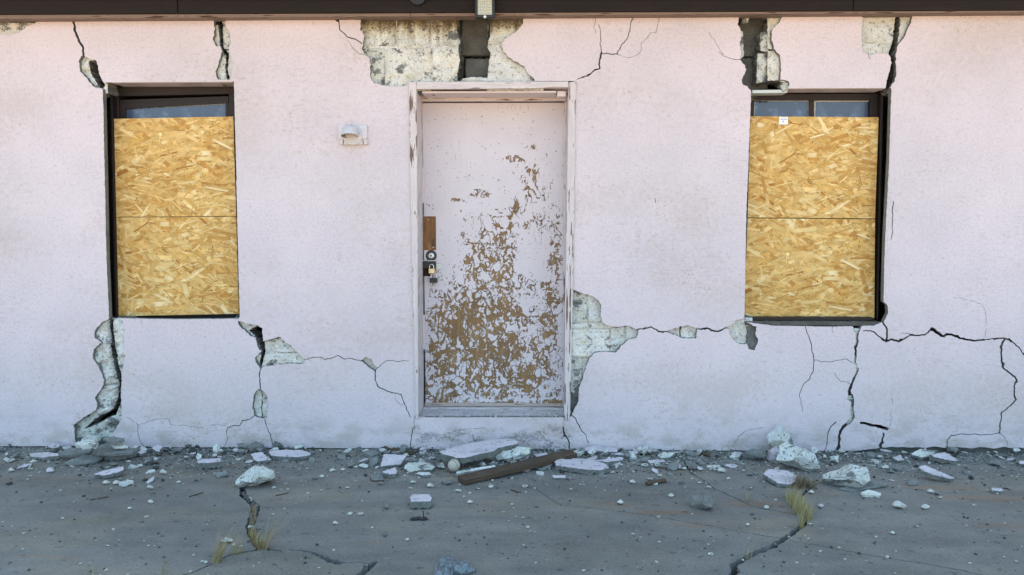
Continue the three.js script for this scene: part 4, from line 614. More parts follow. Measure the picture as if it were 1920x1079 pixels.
for (const [line, a, b] of [['452,905 456,930 470,940 478,952 476,968 470,985 474,1000 480,1015 490,1028', 30, 44], ['490,1029 460,1036 430,1040 400,1058 370,1070 330,1084', 16, 9], ['489,1027 505,1032 527,1034', 16, 10], ['542,1031 580,1035 600,1043', 8, 18], ['600,1043 615,1050 634,1056', 22, 34], ['634,1056 670,1055 700,1057 740,1049', 6, 3], ['702,1056 688,1066 668,1084', 26, 34],
  ['1268,846 1281,863 1290,878 1300,892 1322,903 1340,917 1360,926 1385,937 1410,949 1440,957 1470,961 1502,967', 7, 10], ['1506,984 1490,998 1470,1012 1450,1025 1420,1036 1395,1050 1376,1060 1378,1072 1370,1086', 24, 30], ['1570,909 1535,907 1515,917 1500,935 1508,965 1506,985', 10, 24],
  ['985,910 1000,913 1030,935 1052,948 1100,952', 5, 5], ['1100,952 1200,964 1320,985 1460,1010 1620,1040 1760,1062 1880,1086', 5, 7], ['990,970 1010,982 1030,1000', 2.2, 2], ['580,1008 640,1022 720,1046', 1.5, 2]])
  floorF.slot(jag(F2(line), 0.007, 0.016, 560), a / 1000, b / 1000);
pieces(floorF, 0.0006, 4e-4).forEach((pc, i) => {
  const y = i === 0 ? 0 : rr(-0.005, 0.002), g = sheetGeometries(pc, 0.11, (x, q, d) => [x, y - d, -q], (x, q) => [x, -q]);
  const p = part('slab', g.face, M.floor, pave); part('broken_edge', g.side, M.mortar, p);
});
for (const [a, b, c, d] of [[-12, -0.025, -3.904, 2.75], [3.904, -0.025, 12, 2.75], [-12, 2.754, 0, 6.5], [0.006, 2.754, 12, 6.5]]) part('slab', boxGeo(a, -0.11, b, c, 0, d, 0.003), M.floor, pave);
{ // packed earth under the cracks
  const g = new THREE.PlaneGeometry(7.6, 2.7, 190, 68); g.rotateX(-Math.PI / 2); g.translate(0, -0.085, 1.36); const p = g.attributes.position; for (let i = 0; i < p.count; i++) p.setY(i, p.getY(i) + 0.012 * fbm(p.getX(i) * 14, p.getZ(i) * 14, 3, 540)); g.computeVertexNormals(); part('packed_earth', g, M.soil, pave);
}

// ---------------------------------------------------------------- fallen plaster slabs: a painted face on grey mortar
const paintedTex = stuccoMap;
function plate(label, pts, { h = null, tilt = 0, roll = 0, thick = 0.022, mat = M.dimmedDusty, body = M.mortar, lift = 0, name = 'plaster_slab', rough = 0.0025, rag = 0.004, faceName = 'painted_face', cat = 'rubble slab', round = 0.0035 } = {}) {
  const px = pairs(pts); let low = px[0]; for (const p of px) if (p[1] > low[1]) low = p;
  const n = new THREE.Vector3(0, 1, 0).applyAxisAngle(new THREE.Vector3(1, 0, 0), THREE.MathUtils.degToRad(tilt)).applyAxisAngle(ZN, THREE.MathUtils.degToRad(roll));
  const o = G(low[0], low[1], (h ?? thick * 0.8) + lift), ux = new THREE.Vector3(1, 0, 0).addScaledVector(n, -n.x).normalize(), uy = n.clone().cross(ux);
  const loc = px.map(([u, v]) => { const p = onPlane(u, v, o, n).sub(o); return [p.dot(ux), p.dot(uy)]; }); if (areaOf(loc) < 0) loc.reverse();
  const seed = blockSeed++, size = Math.sqrt(Math.abs(areaOf(loc))), g = roughPlate(ragged(loc, Math.min(rag, size * 0.03), 0.008, seed, 50), clamp(size / 30, 0.003, 0.007), thick, blockFace(seed, rough, round), (x, y, w) => { const p = o.clone().addScaledVector(ux, x).addScaledVector(uy, y).addScaledVector(n, w); return [p.x, p.y, p.z]; }, null, [rr(-2, 1), rr(0.8, 1.8)]);
  const t = thing(name, label, cat, [0, 0, 0]); part(faceName, g.face, mat, t); part('mortar', g.body, body, t); recentre(t);
  if (!lift) t.position.y = -0.002; return t;
}
const GREYFACE = { mat: M.mortar, faceName: 'rough_face', rough: 0.008, round: 0.006 };
plate('large pale pink plaster slab propped on rubble before the doorstep', '823,847 857,836 890,829 916,824.5 957,822 971,827 971,831 935,839 924,846 891,853 871,858 857,858 830,851', { tilt: 10, thick: 0.04, lift: 0.045, rough: 0.004, body: M.edge });
plate('broad jagged pink plaster slab lying right of the plank end', '1040,868 1049,862 1082,866 1112,865 1135,872 1142,880 1123,884 1090,882 1071,879 1043,875', { thick: 0.03, tilt: 4, body: M.edge });
plate('upright-tilted pink plaster slab with a square outline left of the doorstep', '719,852 763,853.5 751,871 713,875', { tilt: 22, thick: 0.02 });
plate('small pink plaster wedge just below the tilted square slab', '716,887 741,877.5 745,886 742,890 730,891.5', { tilt: 14, roll: -6, thick: 0.03 });
plate('long flat pink plaster slab at the wall foot right of the step crack', '502.5,849 522,845.5 566,845.5 583,852 580,855 561,859 533,858 508,856', { tilt: 8, thick: 0.026 });
plate('small tilted pink slab leaning against the long flat one', '469,852 491,848.5 508,863 483,866 476,863', { tilt: 16, roll: 6, thick: 0.02 });
plate('pink-topped slab with a cut grey front above the left floor', '369,869 380,865 413,863 414.5,869 388,872 371,872', { thick: 0.04, tilt: 5 });
plate('thin grey slab with a pale lower edge, left of the white boulder on the crack', '400,887 424,883 428,889 407,895', { ...GREYFACE, tilt: 18, thick: 0.012, body: M.edge });
plate('pinkish slab lying at the far left foot of the wall', '54,853.5 83,850 114,853 109,857 80,860 56,858', { tilt: 6, thick: 0.026 });
plate('dark grey slab with a worn top, left side of the left rubble pile', '106,850 130,839 172,840 169,846 133,853 116,852', { ...GREYFACE, tilt: 14, thick: 0.02, lift: 0.03 });
plate('wide grey slab with a bright broken edge, crossing the left rubble pile', '172,846 183,836 211,828 238,838 262,841 249,847 205,851 180,849', { ...GREYFACE, tilt: 10, thick: 0.02, lift: 0.045, body: M.edge });
plate('flat pale chunk on top of the left rubble pile', '141,831 155,822 183,825 180,832 155,835', { mat: M.mixed, body: M.mixed, faceName: 'rough_face', rough: 0.012, tilt: 8, thick: 0.03, lift: 0.11 });
plate('grey slab lodged against the wall on the right of the left rubble pile', '191,821 213,818 233,821 231,825 205,829', { ...GREYFACE, tilt: 12, thick: 0.018, lift: 0.12 });
plate('dark slab with a thin pale edge, front of the left rubble pile', '119,868 155,853 194,855 177,866 133,873', { ...GREYFACE, tilt: 13, thick: 0.014, body: M.edge });
plate('pink slab tipped on its edge in front of the left rubble pile', '175,891 194,884 230,876 232,882 219,888 194,893', { tilt: 20, thick: 0.026 });
plate('small brown-grey shard with a pale face on the floor far left', '85,881 89,876 98,876 100,883 86,885', { tilt: 30, thick: 0.012 });
plate('lowest grey slab of the left rubble pile, under the bright-edged one', '183,852 225,850 256,845 255,850 230,857 195,858', { ...GREYFACE, thick: 0.03, tilt: 3 });
plate('pale shard wedged between slabs on the left rubble pile', '205,832 228,828 240,838 214,839', { mat: M.pale, body: M.pale, faceName: 'rough_face', tilt: 14, thick: 0.012, lift: 0.085 });
plate('grey concrete flap leaning on the wall right of the left window crack', '443,831 455,830.5 465,835 461,839 447,837', { ...GREYFACE, tilt: 30, thick: 0.012, lift: 0.03 });
plate('round dished mortar lump beside the baseball', '757,877 764,870 785,867 806,869 816,875 810,880 790,883 768,886', { mat: M.mixed, body: M.edge, faceName: 'rough_face', rough: 0.01, tilt: 6, thick: 0.018 });
plate('small pale oblong chip in front of the round mortar lump', '781,890 785,887 806,887.5 808,891 794,893', { mat: M.pale, faceName: 'rough_face', thick: 0.02, tilt: 2 });
plate('long narrow mortar strip beside the baseball', '854.6,884 927,871.5 931,875 857,888', { mat: M.pale, body: M.mixed, faceName: 'rough_face', tilt: 16, thick: 0.012, rough: 0.004 });
plate('short grey strip leaning across the plank', '1010,880 1049,858.5 1053,861 1015,883', { ...GREYFACE, rough: 0.003, tilt: 10, thick: 0.012 });
plate('small white chip in front of the broad jagged slab', '1035,892 1060,892 1061,896 1037.6,896.5', { thick: 0.016, tilt: 8 });
plate('narrow pink slab between the plank and the broad jagged slab', '1071,859 1112,862 1107,867 1071,864', { thick: 0.014, tilt: 10, lift: 0.015 });
plate('pale pink slab at the wall foot just right of the doorway', '1096,840 1115,835 1159.5,841 1157,847 1096,845', { tilt: 9, thick: 0.022, lift: 0.01 });
plate('pink slab behind the broad jagged one, its right end ragged', '1114,865 1168,859 1168,864 1136,868', { thick: 0.024, tilt: 8 });
plate('thin pink slab at the wall foot, second from the doorway', '1144,852 1194,846 1198,850 1172,855', { thick: 0.02, tilt: 7 });
plate('thin pink slab at the wall foot, third from the doorway', '1195.6,845.5 1216,842.5 1230,846.5 1205,849', { thick: 0.018, tilt: 8 });
plate('dark thin slab against the wall where the floor crack starts', '1233,841 1255,838 1263,841.5 1247,844', { ...GREYFACE, thick: 0.01, tilt: 14 });
plate('grey rounded slab beside the start of the floor crack', '1233,856 1244,849 1266,850 1255,859 1238.5,859.5', { mat: M.mixed, faceName: 'rough_face', rough: 0.008, thick: 0.018, tilt: 8 });
plate('low pinkish slab in front of the rounded grey slab', '1211,863.5 1244,862.5 1249,866 1219,869', { thick: 0.012, tilt: 3 });
plate('pink slab with a scalloped edge beside the tall dry grass tuft', '1431,890 1441,881 1459,882.5 1477,884 1487,890 1496,896 1493,905 1482,910 1460,908', { thick: 0.024, tilt: 9 });
plate('dark thin slab under the big pale boulder', '1573,916 1642,898 1667,908 1598,922', { ...GREYFACE, thick: 0.009, tilt: 7, body: M.edge });
plate('white broken slab tip in front of the big pale boulder', '1614.6,924 1628.5,919 1653,926 1650.6,930 1620,929', { mat: M.pale, body: M.pale, faceName: 'rough_face', thick: 0.016, tilt: 12 });
plate('long pink wedge pointing right, alone on the floor at the right', '1723,877 1734,873 1792,898 1784,899 1752,892 1730,883', { tilt: 24, roll: -4, thick: 0.03 });
plate('pink wedge at the right foot of the wall', '1745,854 1772.6,849.5 1797.5,865 1790,866 1753,859', { tilt: 16, roll: -5, thick: 0.03 });
plate('grey slab leaning on the wall behind the pink wedge at right', '1709,851 1725.5,841.5 1759,845 1745,855 1728,857.5', { mat: M.mixed, faceName: 'rough_face', rough: 0.008, tilt: 22, thick: 0.022, lift: 0.01 });
plate('small pink block at the wall foot right of the wide wall crack', '1673,858 1689.5,854 1695,863 1684,864', { tilt: 18, thick: 0.024 });
plate('small pink chip at the right edge of the view', '1911,866 1930,864 1930,872 1912,870', { tilt: 16, thick: 0.02 });
plate('small flat pink chip lying on the open floor at the far right', '1859,916 1878,917 1883,922 1860,921', { thick: 0.018, tilt: 8 });
plate('thick pink-topped block standing on the floor in front of the doorstep', '769,935 774,931.5 805,932 810,938 807,944 770,945', { thick: 0.04, tilt: 3, rough: 0.0015, body: M.edge });
plate('pale shard pointing left, near the wall before the square slab', '649,868 662,870 674,875 664,876', { mat: M.mixed, faceName: 'rough_face', thick: 0.01, tilt: 8 });
plate('brown splinter-edged slab below the pink wedge left of the doorstep', '694,893 716,889 720,899 697,900', { ...GREYFACE, thick: 0.016, tilt: 6, body: M.plank });
plate('dark slab at the wall foot left of the doorstep', '712,840 723,836 730,840 724,845', { mat: M.plank, body: M.plank, faceName: 'rough_face', thick: 0.016, tilt: 20, cat: 'wood scrap', name: 'wood_scrap' });
plate('grey-brown board scrap at the wall foot left of the doorstep', '724,848 737,839.5 750,841 745,848', { mat: M.plank, body: M.plank, faceName: 'rough_face', thick: 0.014, tilt: 16, cat: 'wood scrap', name: 'wood_scrap' });
plate('brown scrap under the left end of the doorstep', '757,850 762,845 780,847 778,852', { mat: M.plank, body: M.plank, faceName: 'rough_face', thick: 0.012, tilt: 10, cat: 'wood scrap', name: 'wood_scrap' });
plate('low grey slab at the wall foot before the wood scraps', '679,848 706,843 712,849 697,856', { ...GREYFACE, thick: 0.02, tilt: 8 });
plate('pale slab partly hidden behind the plank end by the wall', '1000,852 1024,849 1030,853 1008,857', { thick: 0.016, tilt: 12, lift: 0.012 });
plate('small pink shard at the wall foot left of the two leaning boulders', '1370,851 1378,847 1393,850 1386,856', { thick: 0.018, tilt: 10 });
plate('thin pink strip lying left of the scalloped slab', '1351,870 1370,870 1385,873 1375,878', { thick: 0.01, tilt: 5 });

// ---------------------------------------------------------------- boulders: outline, own depth, broken faces
const rockBump = blockBump;
function boulder(label, pts, { depth = 0.8, mat = M.rock, rough = 0.045, chips = 24, name = 'concrete_boulder', cat = 'boulder', detail = 48, lift = 0, square = 4.2 } = {}) {
  const px = pairs(pts), cu = px.reduce((s, p) => s + p[0], 0) / px.length; let vb = -1, vt = 1e9, ua = 1e9, ub = -1e9; for (const [u, v] of px) { vb = Math.max(vb, v); vt = Math.min(vt, v); ua = Math.min(ua, u); ub = Math.max(ub, u); }
  const cv = (vb + vt) / 2, base = G(cu, vb, lift), dist = base.distanceTo(camera.position), half = ((ub - ua) / 2) * dist / FOCAL * depth, dir = ray((ua + ub) / 2, cv).normalize();
  const foot = base.clone(); foot.z -= half * 0.75; const t = (foot.clone().sub(camera.position)).length(), c = camera.position.clone().addScaledVector(dir, t * 0.995);
  const right = new THREE.Vector3(1, 0, 0).addScaledVector(dir, -dir.x).normalize(), up = right.clone().cross(dir).normalize();
  const loc = px.map(([u, v]) => { const p = onPlane(u, v, c, dir).sub(c); return [p.dot(right), p.dot(up)]; });
  const R = (th) => { let best = 0; const cx = Math.cos(th), cy = Math.sin(th); for (let i = 0, j = loc.length - 1; i < loc.length; j = i++) { const [ax, ay] = loc[j], [bx, by] = loc[i], ex = bx - ax, ey = by - ay, den = cx * ey - cy * ex; if (Math.abs(den) < 1e-9) continue; const s = (ax * ey - ay * ex) / den, q = (ax * cy - ay * cx) / den; if (s > 0 && q >= -0.001 && q <= 1.001) best = Math.max(best, s); } return best; };
  const g = mergeVertices(new THREE.IcosahedronGeometry(1, detail).deleteAttribute('uv').deleteAttribute('normal')), p = g.attributes.position, seed = blockSeed++, v = new THREE.Vector3(), size = half / depth; const saved = seedState; seedState = seed * 7919;
  const planes = []; for (let i = 0; i < chips; i++) planes.push([new THREE.Vector3(rr(-1, 1), rr(-1, 1), rr(-1, 1)).normalize(), rr(0.68, 0.93)]); seedState = saved;
  const uv = new Float32Array(p.count * 2);
  for (let i = 0; i < p.count; i++) {
    v.fromBufferAttribute(p, i); const rho = Math.hypot(v.x, v.y), dz = Math.abs(v.z), q = (rho ** square + dz ** square) ** (-1 / square), d = v.clone().multiplyScalar(q);
    for (const [n, k] of planes) { const over = d.dot(n) - k; if (over > 0) d.addScaledVector(n, -over); }
    const rad = R(Math.atan2(v.y, v.x)), f = 1 + rough * (1.6 * fbm3(v.x * 1.6 + seed, v.y * 1.6, v.z * 1.6, 3) + 0.9 * fbm3(v.x * 6, v.y * 6 + seed, v.z * 6, 4) + 0.7 * fbm3(v.x * 19, v.y * 19, v.z * 19 + seed, 2));
    const P = c.clone().addScaledVector(right, d.x * rad * f).addScaledVector(up, d.y * rad * f).addScaledVector(dir, -d.z * half * f); if (P.y < lift) P.y = lift - 0.002 + 0.001 * v.x;
    p.setXYZ(i, P.x, P.y, P.z); uv[2 * i] = v.x * size + 0.5 * v.z * size + seed * 0.13; uv[2 * i + 1] = v.y * size + 0.6 * v.z * size + seed * 0.29;
  }
  g.setAttribute('uv', new THREE.BufferAttribute(uv, 2)); g.computeVertexNormals();
  const o = new THREE.Mesh(g, mat); o.name = numbered(name); o.castShadow = o.receiveShadow = true; scene.add(o); tag(o, label, cat); g.computeBoundingBox(); const b = g.boundingBox, m = new THREE.Vector3((b.min.x + b.max.x) / 2, b.min.y, (b.min.z + b.max.z) / 2); g.translate(-m.x, -m.y, -m.z); o.position.copy(m); return o;
}
boulder('white lumpy concrete boulder sitting on the left floor crack', '442,910 444,899 458,885 478,874 494,874 516,884 518,896 505,907 469,917 447,917', { rough: 0.09 });
boulder('upright pale boulder leaning on the wall at right', '1438,838 1439,816 1460,796 1476,803 1492,835 1474,845 1457,848', { depth: 0.7, rough: 0.07, lift: 0.04 });
boulder('pink-sided chunk wedged under the two leaning boulders', '1438,861 1438,845 1456,836 1466,848 1460,863 1443,865', { mat: M.dimmedDusty, depth: 0.8, rough: 0.03, chips: 18 });
boulder('large pale boulder lying in front of the upright one', '1455,862 1457,834 1475,830 1495,834 1529,852 1538,880 1524,885 1488,879 1474,872', { depth: 0.62, rough: 0.05 });
boulder('biggest pale boulder, lying alone on a thin dark slab at right', '1541,891 1551,882 1575,873 1601,864 1628,871 1640,882 1642,902 1620,913 1595,918 1573,916 1545,906', { depth: 0.72, rough: 0.06, detail: 52 });
boulder('pale lumpy boulder behind the plank, below the propped slab', '918,860 938,847 960,838 1001,839 1004,849 979,866 960,870 938,866 924,869', { depth: 0.45, rough: 0.1 });
boulder('grey pitted concrete block standing alone on the open floor', '1293,938 1296,930 1313,929 1334,930 1337,942 1337,953 1305,956 1295,947', { mat: M.edge, depth: 0.8, rough: 0.07, square: 6, chips: 7, name: 'concrete_chunk', cat: 'concrete chunk' });
boulder('dark grey block at the wall foot left of the leaning boulders', '1394,847 1405,841 1435,842 1437,860 1416,865 1395,862', { mat: M.mortar, depth: 0.6, rough: 0.05, square: 5, name: 'concrete_chunk', cat: 'concrete chunk' });
boulder('dark grey rounded chunk leaning on the wall behind the long flat slab', '462,843 467,833 480,828 494,834 496,845 480,850 466,850', { mat: M.mortar, depth: 0.6, rough: 0.06, name: 'concrete_chunk', cat: 'concrete chunk' });
boulder('pale squarish chunk at the wall foot behind the biggest boulder', '1553,866 1556,855 1574,854 1575,869', { depth: 0.7, square: 5, name: 'concrete_chunk', cat: 'concrete chunk', detail: 20 });
boulder('dark lump in the wall crack below the left window step', '509,840 514,827 524,830 533,838 531,843 513,843', { mat: M.greyBlock, depth: 0.6, rough: 0.12, name: 'concrete_chunk', cat: 'concrete chunk', detail: 20 });
boulder('grey broken lump at the foot of the left wall gap, under the left window', '150,826 160,815 178,813 190,820 188,830 160,834', { mat: M.mixed, depth: 0.5, name: 'concrete_chunk', cat: 'concrete chunk', detail: 24, rough: 0.1, lift: 0.03 });
boulder('dark lump low in the left rubble pile, right of its slabs', '236,849 246,842 258,843 264,851 250,856', { mat: M.mortar, depth: 0.6, name: 'concrete_chunk', cat: 'concrete chunk', detail: 20, rough: 0.1 });
boulder('dark angular chunk at the wall foot left of the left rubble pile', '86,849 94,841 104,842 108,850 98,854', { mat: M.greyBlock, depth: 0.6, name: 'concrete_chunk', cat: 'concrete chunk', detail: 20, rough: 0.1 });
boulder('small lumpy white rock beside the left dry grass tuft', '411,1015 414,1009 424,1008 437,1011 438,1017 420,1019', { depth: 0.6, rough: 0.14, name: 'concrete_chunk', cat: 'concrete chunk', detail: 20 });
boulder('dark pointed chunk of mortar in the rubble right of the left pile', '267,870 275,865 283,859 292,866 300,870 285,872', { mat: M.greyBlock, depth: 0.6, name: 'concrete_chunk', cat: 'concrete chunk', detail: 20 });
boulder('grey lump against the wall under the right wall crack', '1776,836 1788,838 1800,843 1798,851 1775,850', { mat: M.mortar, depth: 0.5, name: 'concrete_chunk', cat: 'concrete chunk', detail: 20 });
for (const [s, l] of [['895,872 902,866 911,868 912,873 900,876', 'first blue-grey stone in the shade under the propped slab, left'], ['914,871 924,865 935,868 933,875 920,876', 'second blue-grey stone in the shade under the propped slab, right'], ['838,866 842,858 852,858 856,866 848,869', 'grey stone behind the baseball'], ['816,873 822,868 832,869 834,878 820,880', 'blue-grey stone between the baseball and the round mortar lump']])
  boulder(l, s, { mat: M.mixed, name: 'stone', cat: 'stone', detail: 12, rough: 0.08 });

// ---------------------------------------------------------------- baseball, plank, sticks, foil, black lump
{
  const r = 0.0365, p = G(850.5, 886.5), o = thing('baseball', 'dirty white baseball with red stitches lying in the rubble before the door', 'baseball', [p.x, 0, p.z - r * 0.4]);
  part('cover', new THREE.SphereGeometry(r, 40, 28).translate(0, r, 0), std({ color: new THREE.Color(0.45, 0.42, 0.35), bumpMap: blockBump, bumpScale: 0.001, roughness: 0.75 }), o);
  const pts = []; for (let i = 0; i < 90; i++) { const t = (i / 90) * Math.PI * 2, a = 0.44, q = new THREE.Vector3(Math.cos(t) - a * Math.cos(3 * t) * 0.35, Math.sin(t) + a * Math.sin(3 * t) * 0.35, 1.25 * Math.cos(2 * t) * 0.62).normalize().multiplyScalar(r * 1.004); q.applyEuler(new THREE.Euler(0.95, 0.2, 0.35)); q.y += r; pts.push(q); }
  part('stitches', new THREE.TubeGeometry(new THREE.CatmullRomCurve3(pts, true), 240, 0.0011, 6, true), std({ color: new THREE.Color(0.22, 0.05, 0.04) }), o);
}
function plankBetween(a, b, w, t, name, label, cat, twist = 0) {
  const L = a.distanceTo(b), g = new RoundedBoxGeometry(L, t, w, 3, 0.003), n = 40; const o = thing(name, label, cat, [(a.x + b.x) / 2, (a.y + b.y) / 2, (a.z + b.z) / 2]);
  metreUV(g); const m = part('timber', g, M.plank, o); o.quaternion.setFromUnitVectors(new THREE.Vector3(1, 0, 0), b.clone().sub(a).normalize()); m.geometry.rotateX(twist); return o;
}
plankBetween(G(860, 905, 0.019).add(new THREE.Vector3(0.01, 0, -0.03)), G(1075, 851, 0.045), 0.085, 0.03, 'plank', 'weathered brown timber plank lying across the rubble before the doorstep', 'plank', 0.03);
plankBetween(G(1212, 908, 0.01), G(1248, 902, 0.008), 0.022, 0.02, 'stick', 'short dark brown stick on the floor right of the doorway', 'stick', 0.4);
plankBetween(G(1311, 849, 0.012), G(1331, 855, 0.01), 0.02, 0.018, 'stick', 'small dark stick at the wall foot between the floor crack and the boulders', 'stick', 0.3);
plankBetween(G(1225, 876.5, 0.004), G(1283, 881, 0.004), 0.01, 0.007, 'stick', 'thin pale brown lath lying beside the floor crack near the wall', 'stick');
plankBetween(G(958, 919, 0.004), G(976, 925, 0.004), 0.008, 0.007, 'stick', 'thin dark twig on the floor in front of the plank', 'stick');
plankBetween(G(516, 930, 0.003), G(541, 924.5, 0.003), 0.005, 0.005, 'stick', 'thin brown twig on the floor right of the white boulder', 'stick');
plankBetween(G(168, 938, 0.003), G(203, 932, 0.003), 0.005, 0.005, 'stick', 'thin dark twig on the open floor at left', 'stick');
plankBetween(G(354, 932, 0.003), G(380, 924, 0.003), 0.005, 0.005, 'stick', 'rust coloured twig on the floor left of the crack', 'stick');
{ const tar = []; const c = G(787, 976), o = thing('tar_lump', 'black tarry lump with a thin upright stalk, in front of the thick pink-topped block', 'tar lump', [c.x, 0, c.z]); 
  for (let i = 0; i < 9; i++) { const g = new THREE.IcosahedronGeometry(1, 5), p = g.attributes.position; for (let k = 0; k < p.count; k++) { const f = 1 + 0.5 * fbm3(p.getX(k) * 2 + i, p.getY(k) * 2, p.getZ(k) * 2, 3); p.setXYZ(k, p.getX(k) * f, p.getY(k) * f, p.getZ(k) * f); } g.scale(rr(0.008, 0.013), rr(0.005, 0.01), 0.009); g.translate(lerp(-0.034, 0.03, i / 8), 0.007, rr(-0.006, 0.006)); tar.push(g); }
  const g = mergeGeometries(tar); g.computeVertexNormals(); part('lump', g, M.black, o); part('stalk', new THREE.TubeGeometry(new THREE.CatmullRomCurve3([new THREE.Vector3(0.017, 0.01, 0), new THREE.Vector3(0.019, 0.03, 0), new THREE.Vector3(0.014, 0.048, -0.004)]), 12, 0.0028, 6), M.black, o); }
{ // crumpled grey plastic at the bottom edge
  const px = pairs('813,1090 816,1058 828,1050 841,1046 857,1054 874,1054 893,1068 874,1075 849,1075 840,1090'), c = G(850, 1075), o = thing('plastic_sheet', 'crumpled shiny grey plastic scrap at the bottom edge of the view', 'plastic scrap', [c.x, 0, c.z]);
  const q = px.map(([u, v]) => { const p = G(u, v, 0.012); return [p.x - c.x, -(p.z - c.z)]; }); if (areaOf(q) < 0) q.reverse();
  const hh = (x, y, d) => 0.016 * sstep(0, 0.03, d) + 0.02 * (Math.abs(n2(x * 26, y * 26, 601)) + 0.6 * Math.abs(n2(x * 60, y * 60, 602))) + 0.004 * n2(x * 160, y * 160, 603);
  const g = roughPlate(ragged(q, 0.005, 0.01, 611, 50), 0.0035, 0.004, hh, (x, y, w) => [x, Math.max(0.0005, w + 0.006), -y]); const sm = std({ map: greyTex, color: new THREE.Color(0.9, 1.0, 1.15), metalness: 0.35, roughness: 0.28 }); part('sheet', g.face, sm, o); part('underside', g.body, sm, o);
}

// ---------------------------------------------------------------- pebbles, each one by itself
function pebbleShape(seed, flat) { const saved = seedState; seedState = seed * 104729; const g = mergeVertices(new THREE.IcosahedronGeometry(1, 6).deleteAttribute('uv').deleteAttribute('normal')), p = g.attributes.position, v = new THREE.Vector3(), planes = []; for (let i = 0; i < 13; i++) planes.push([new THREE.Vector3(rr(-1, 1), rr(-1, 1), rr(-1, 1)).normalize(), rr(0.5, 0.85)]); const sx = rr(0.85, 1.1), sz = rr(0.6, 0.95);
  const uv = new Float32Array(p.count * 2); for (let i = 0; i < p.count; i++) { v.fromBufferAttribute(p, i); const u0 = v.clone(); for (const [n, k] of planes) { const over = v.dot(n) - k; if (over > 0) v.addScaledVector(n, -over); } v.multiplyScalar(1 + 0.16 * fbm3(u0.x * 2.5 + seed, u0.y * 2.5, u0.z * 2.5, 3)); p.setXYZ(i, v.x * sx, v.y * flat, v.z * sz); uv[2 * i] = u0.x * 0.03 + u0.z * 0.02 + seed; uv[2 * i + 1] = u0.y * 0.03 + u0.z * 0.02; }
  seedState = saved; g.setAttribute('uv', new THREE.BufferAttribute(uv, 2)); g.computeBoundingBox(); g.translate(0, -g.boundingBox.min.y * 0.96, 0); g.computeVertexNormals(); return g; }
const chalk = std({ map: rockTex, color: new THREE.Color(1, 0.98, 0.95), bumpMap: blockBump, bumpScale: 0.002, roughness: 0.95 });
const kinds = { w: [chalk, 'pale'], g: [M.mortar, 'grey'], d: [std({ map: greyTex, color: new THREE.Color(0.26, 0.24, 0.23) }), 'dark'], p: [M.dimmedDusty, 'pinkish'] };
const protos = {}; for (const k of 'wgdp') protos[k] = [0, 1, 2, 3, 4, 5].map((i) => pebbleShape(i + 1 + k.charCodeAt(0), k === 'p' ? 0.4 : [0.5, 0.65, 0.4, 0.7, 0.55, 0.35][i]));
const zoneU = [[300, 'under the left window'], [520, 'by the left crack'], [740, 'left of the doorstep'], [900, 'before the door'], [1080, 'by the plank'], [1300, 'right of the doorway'], [1500, 'by the right crack'], [1700, 'by the biggest boulder'], [2500, 'at far right']];
const zoneV = [[880, 'in the wall-foot rubble'], [940, 'just off the rubble'], [1300, 'on open floor']];
let pebbleCount = 0; const alike = {}, ORD = ['leftmost', 'second from left', 'third from left', 'fourth from left', 'fifth from left', 'sixth from left', 'seventh from left', 'eighth from left', 'ninth from left', 'tenth from left', 'eleventh from left', 'twelfth from left', 'thirteenth from left', 'fourteenth from left', 'fifteenth from left', 'sixteenth from left', 'seventeenth from left', 'eighteenth from left', 'nineteenth from left', 'twentieth from left', 'twenty-first from left', 'twenty-second from left', 'twenty-third from left', 'twenty-fourth from left'];
function pebble(u, v, sizePx, k) {
  const b = G(u, v + sizePx * 0.18), s = (sizePx / 2) * b.distanceTo(camera.position) / FOCAL * 0.92, o = new THREE.Mesh(protos[k][Math.floor(rnd() * 6)], kinds[k][0]); o.name = numbered('pebble'); o.position.copy(b); o.position.z -= s * 0.4; o.scale.setScalar(s); o.rotation.y = rr(-0.5, 0.5) + (rnd() < 0.5 ? Math.PI : 0); o.castShadow = o.receiveShadow = true; scene.add(o);
  const where = `${zoneV.find(([q]) => v < q)[1]} ${zoneU.find(([q]) => u < q)[1]}`, sz = sizePx > 13 ? 'larger' : sizePx > 7 ? 'small' : 'tiny'; tag(o, `${sz} ${kinds[k][1]} pebble ${where}`, 'pebble', 'pebbles scattered from the broken wall'); (alike[o.userData.label] ??= []).push([u, o]); pebbleCount++;
}
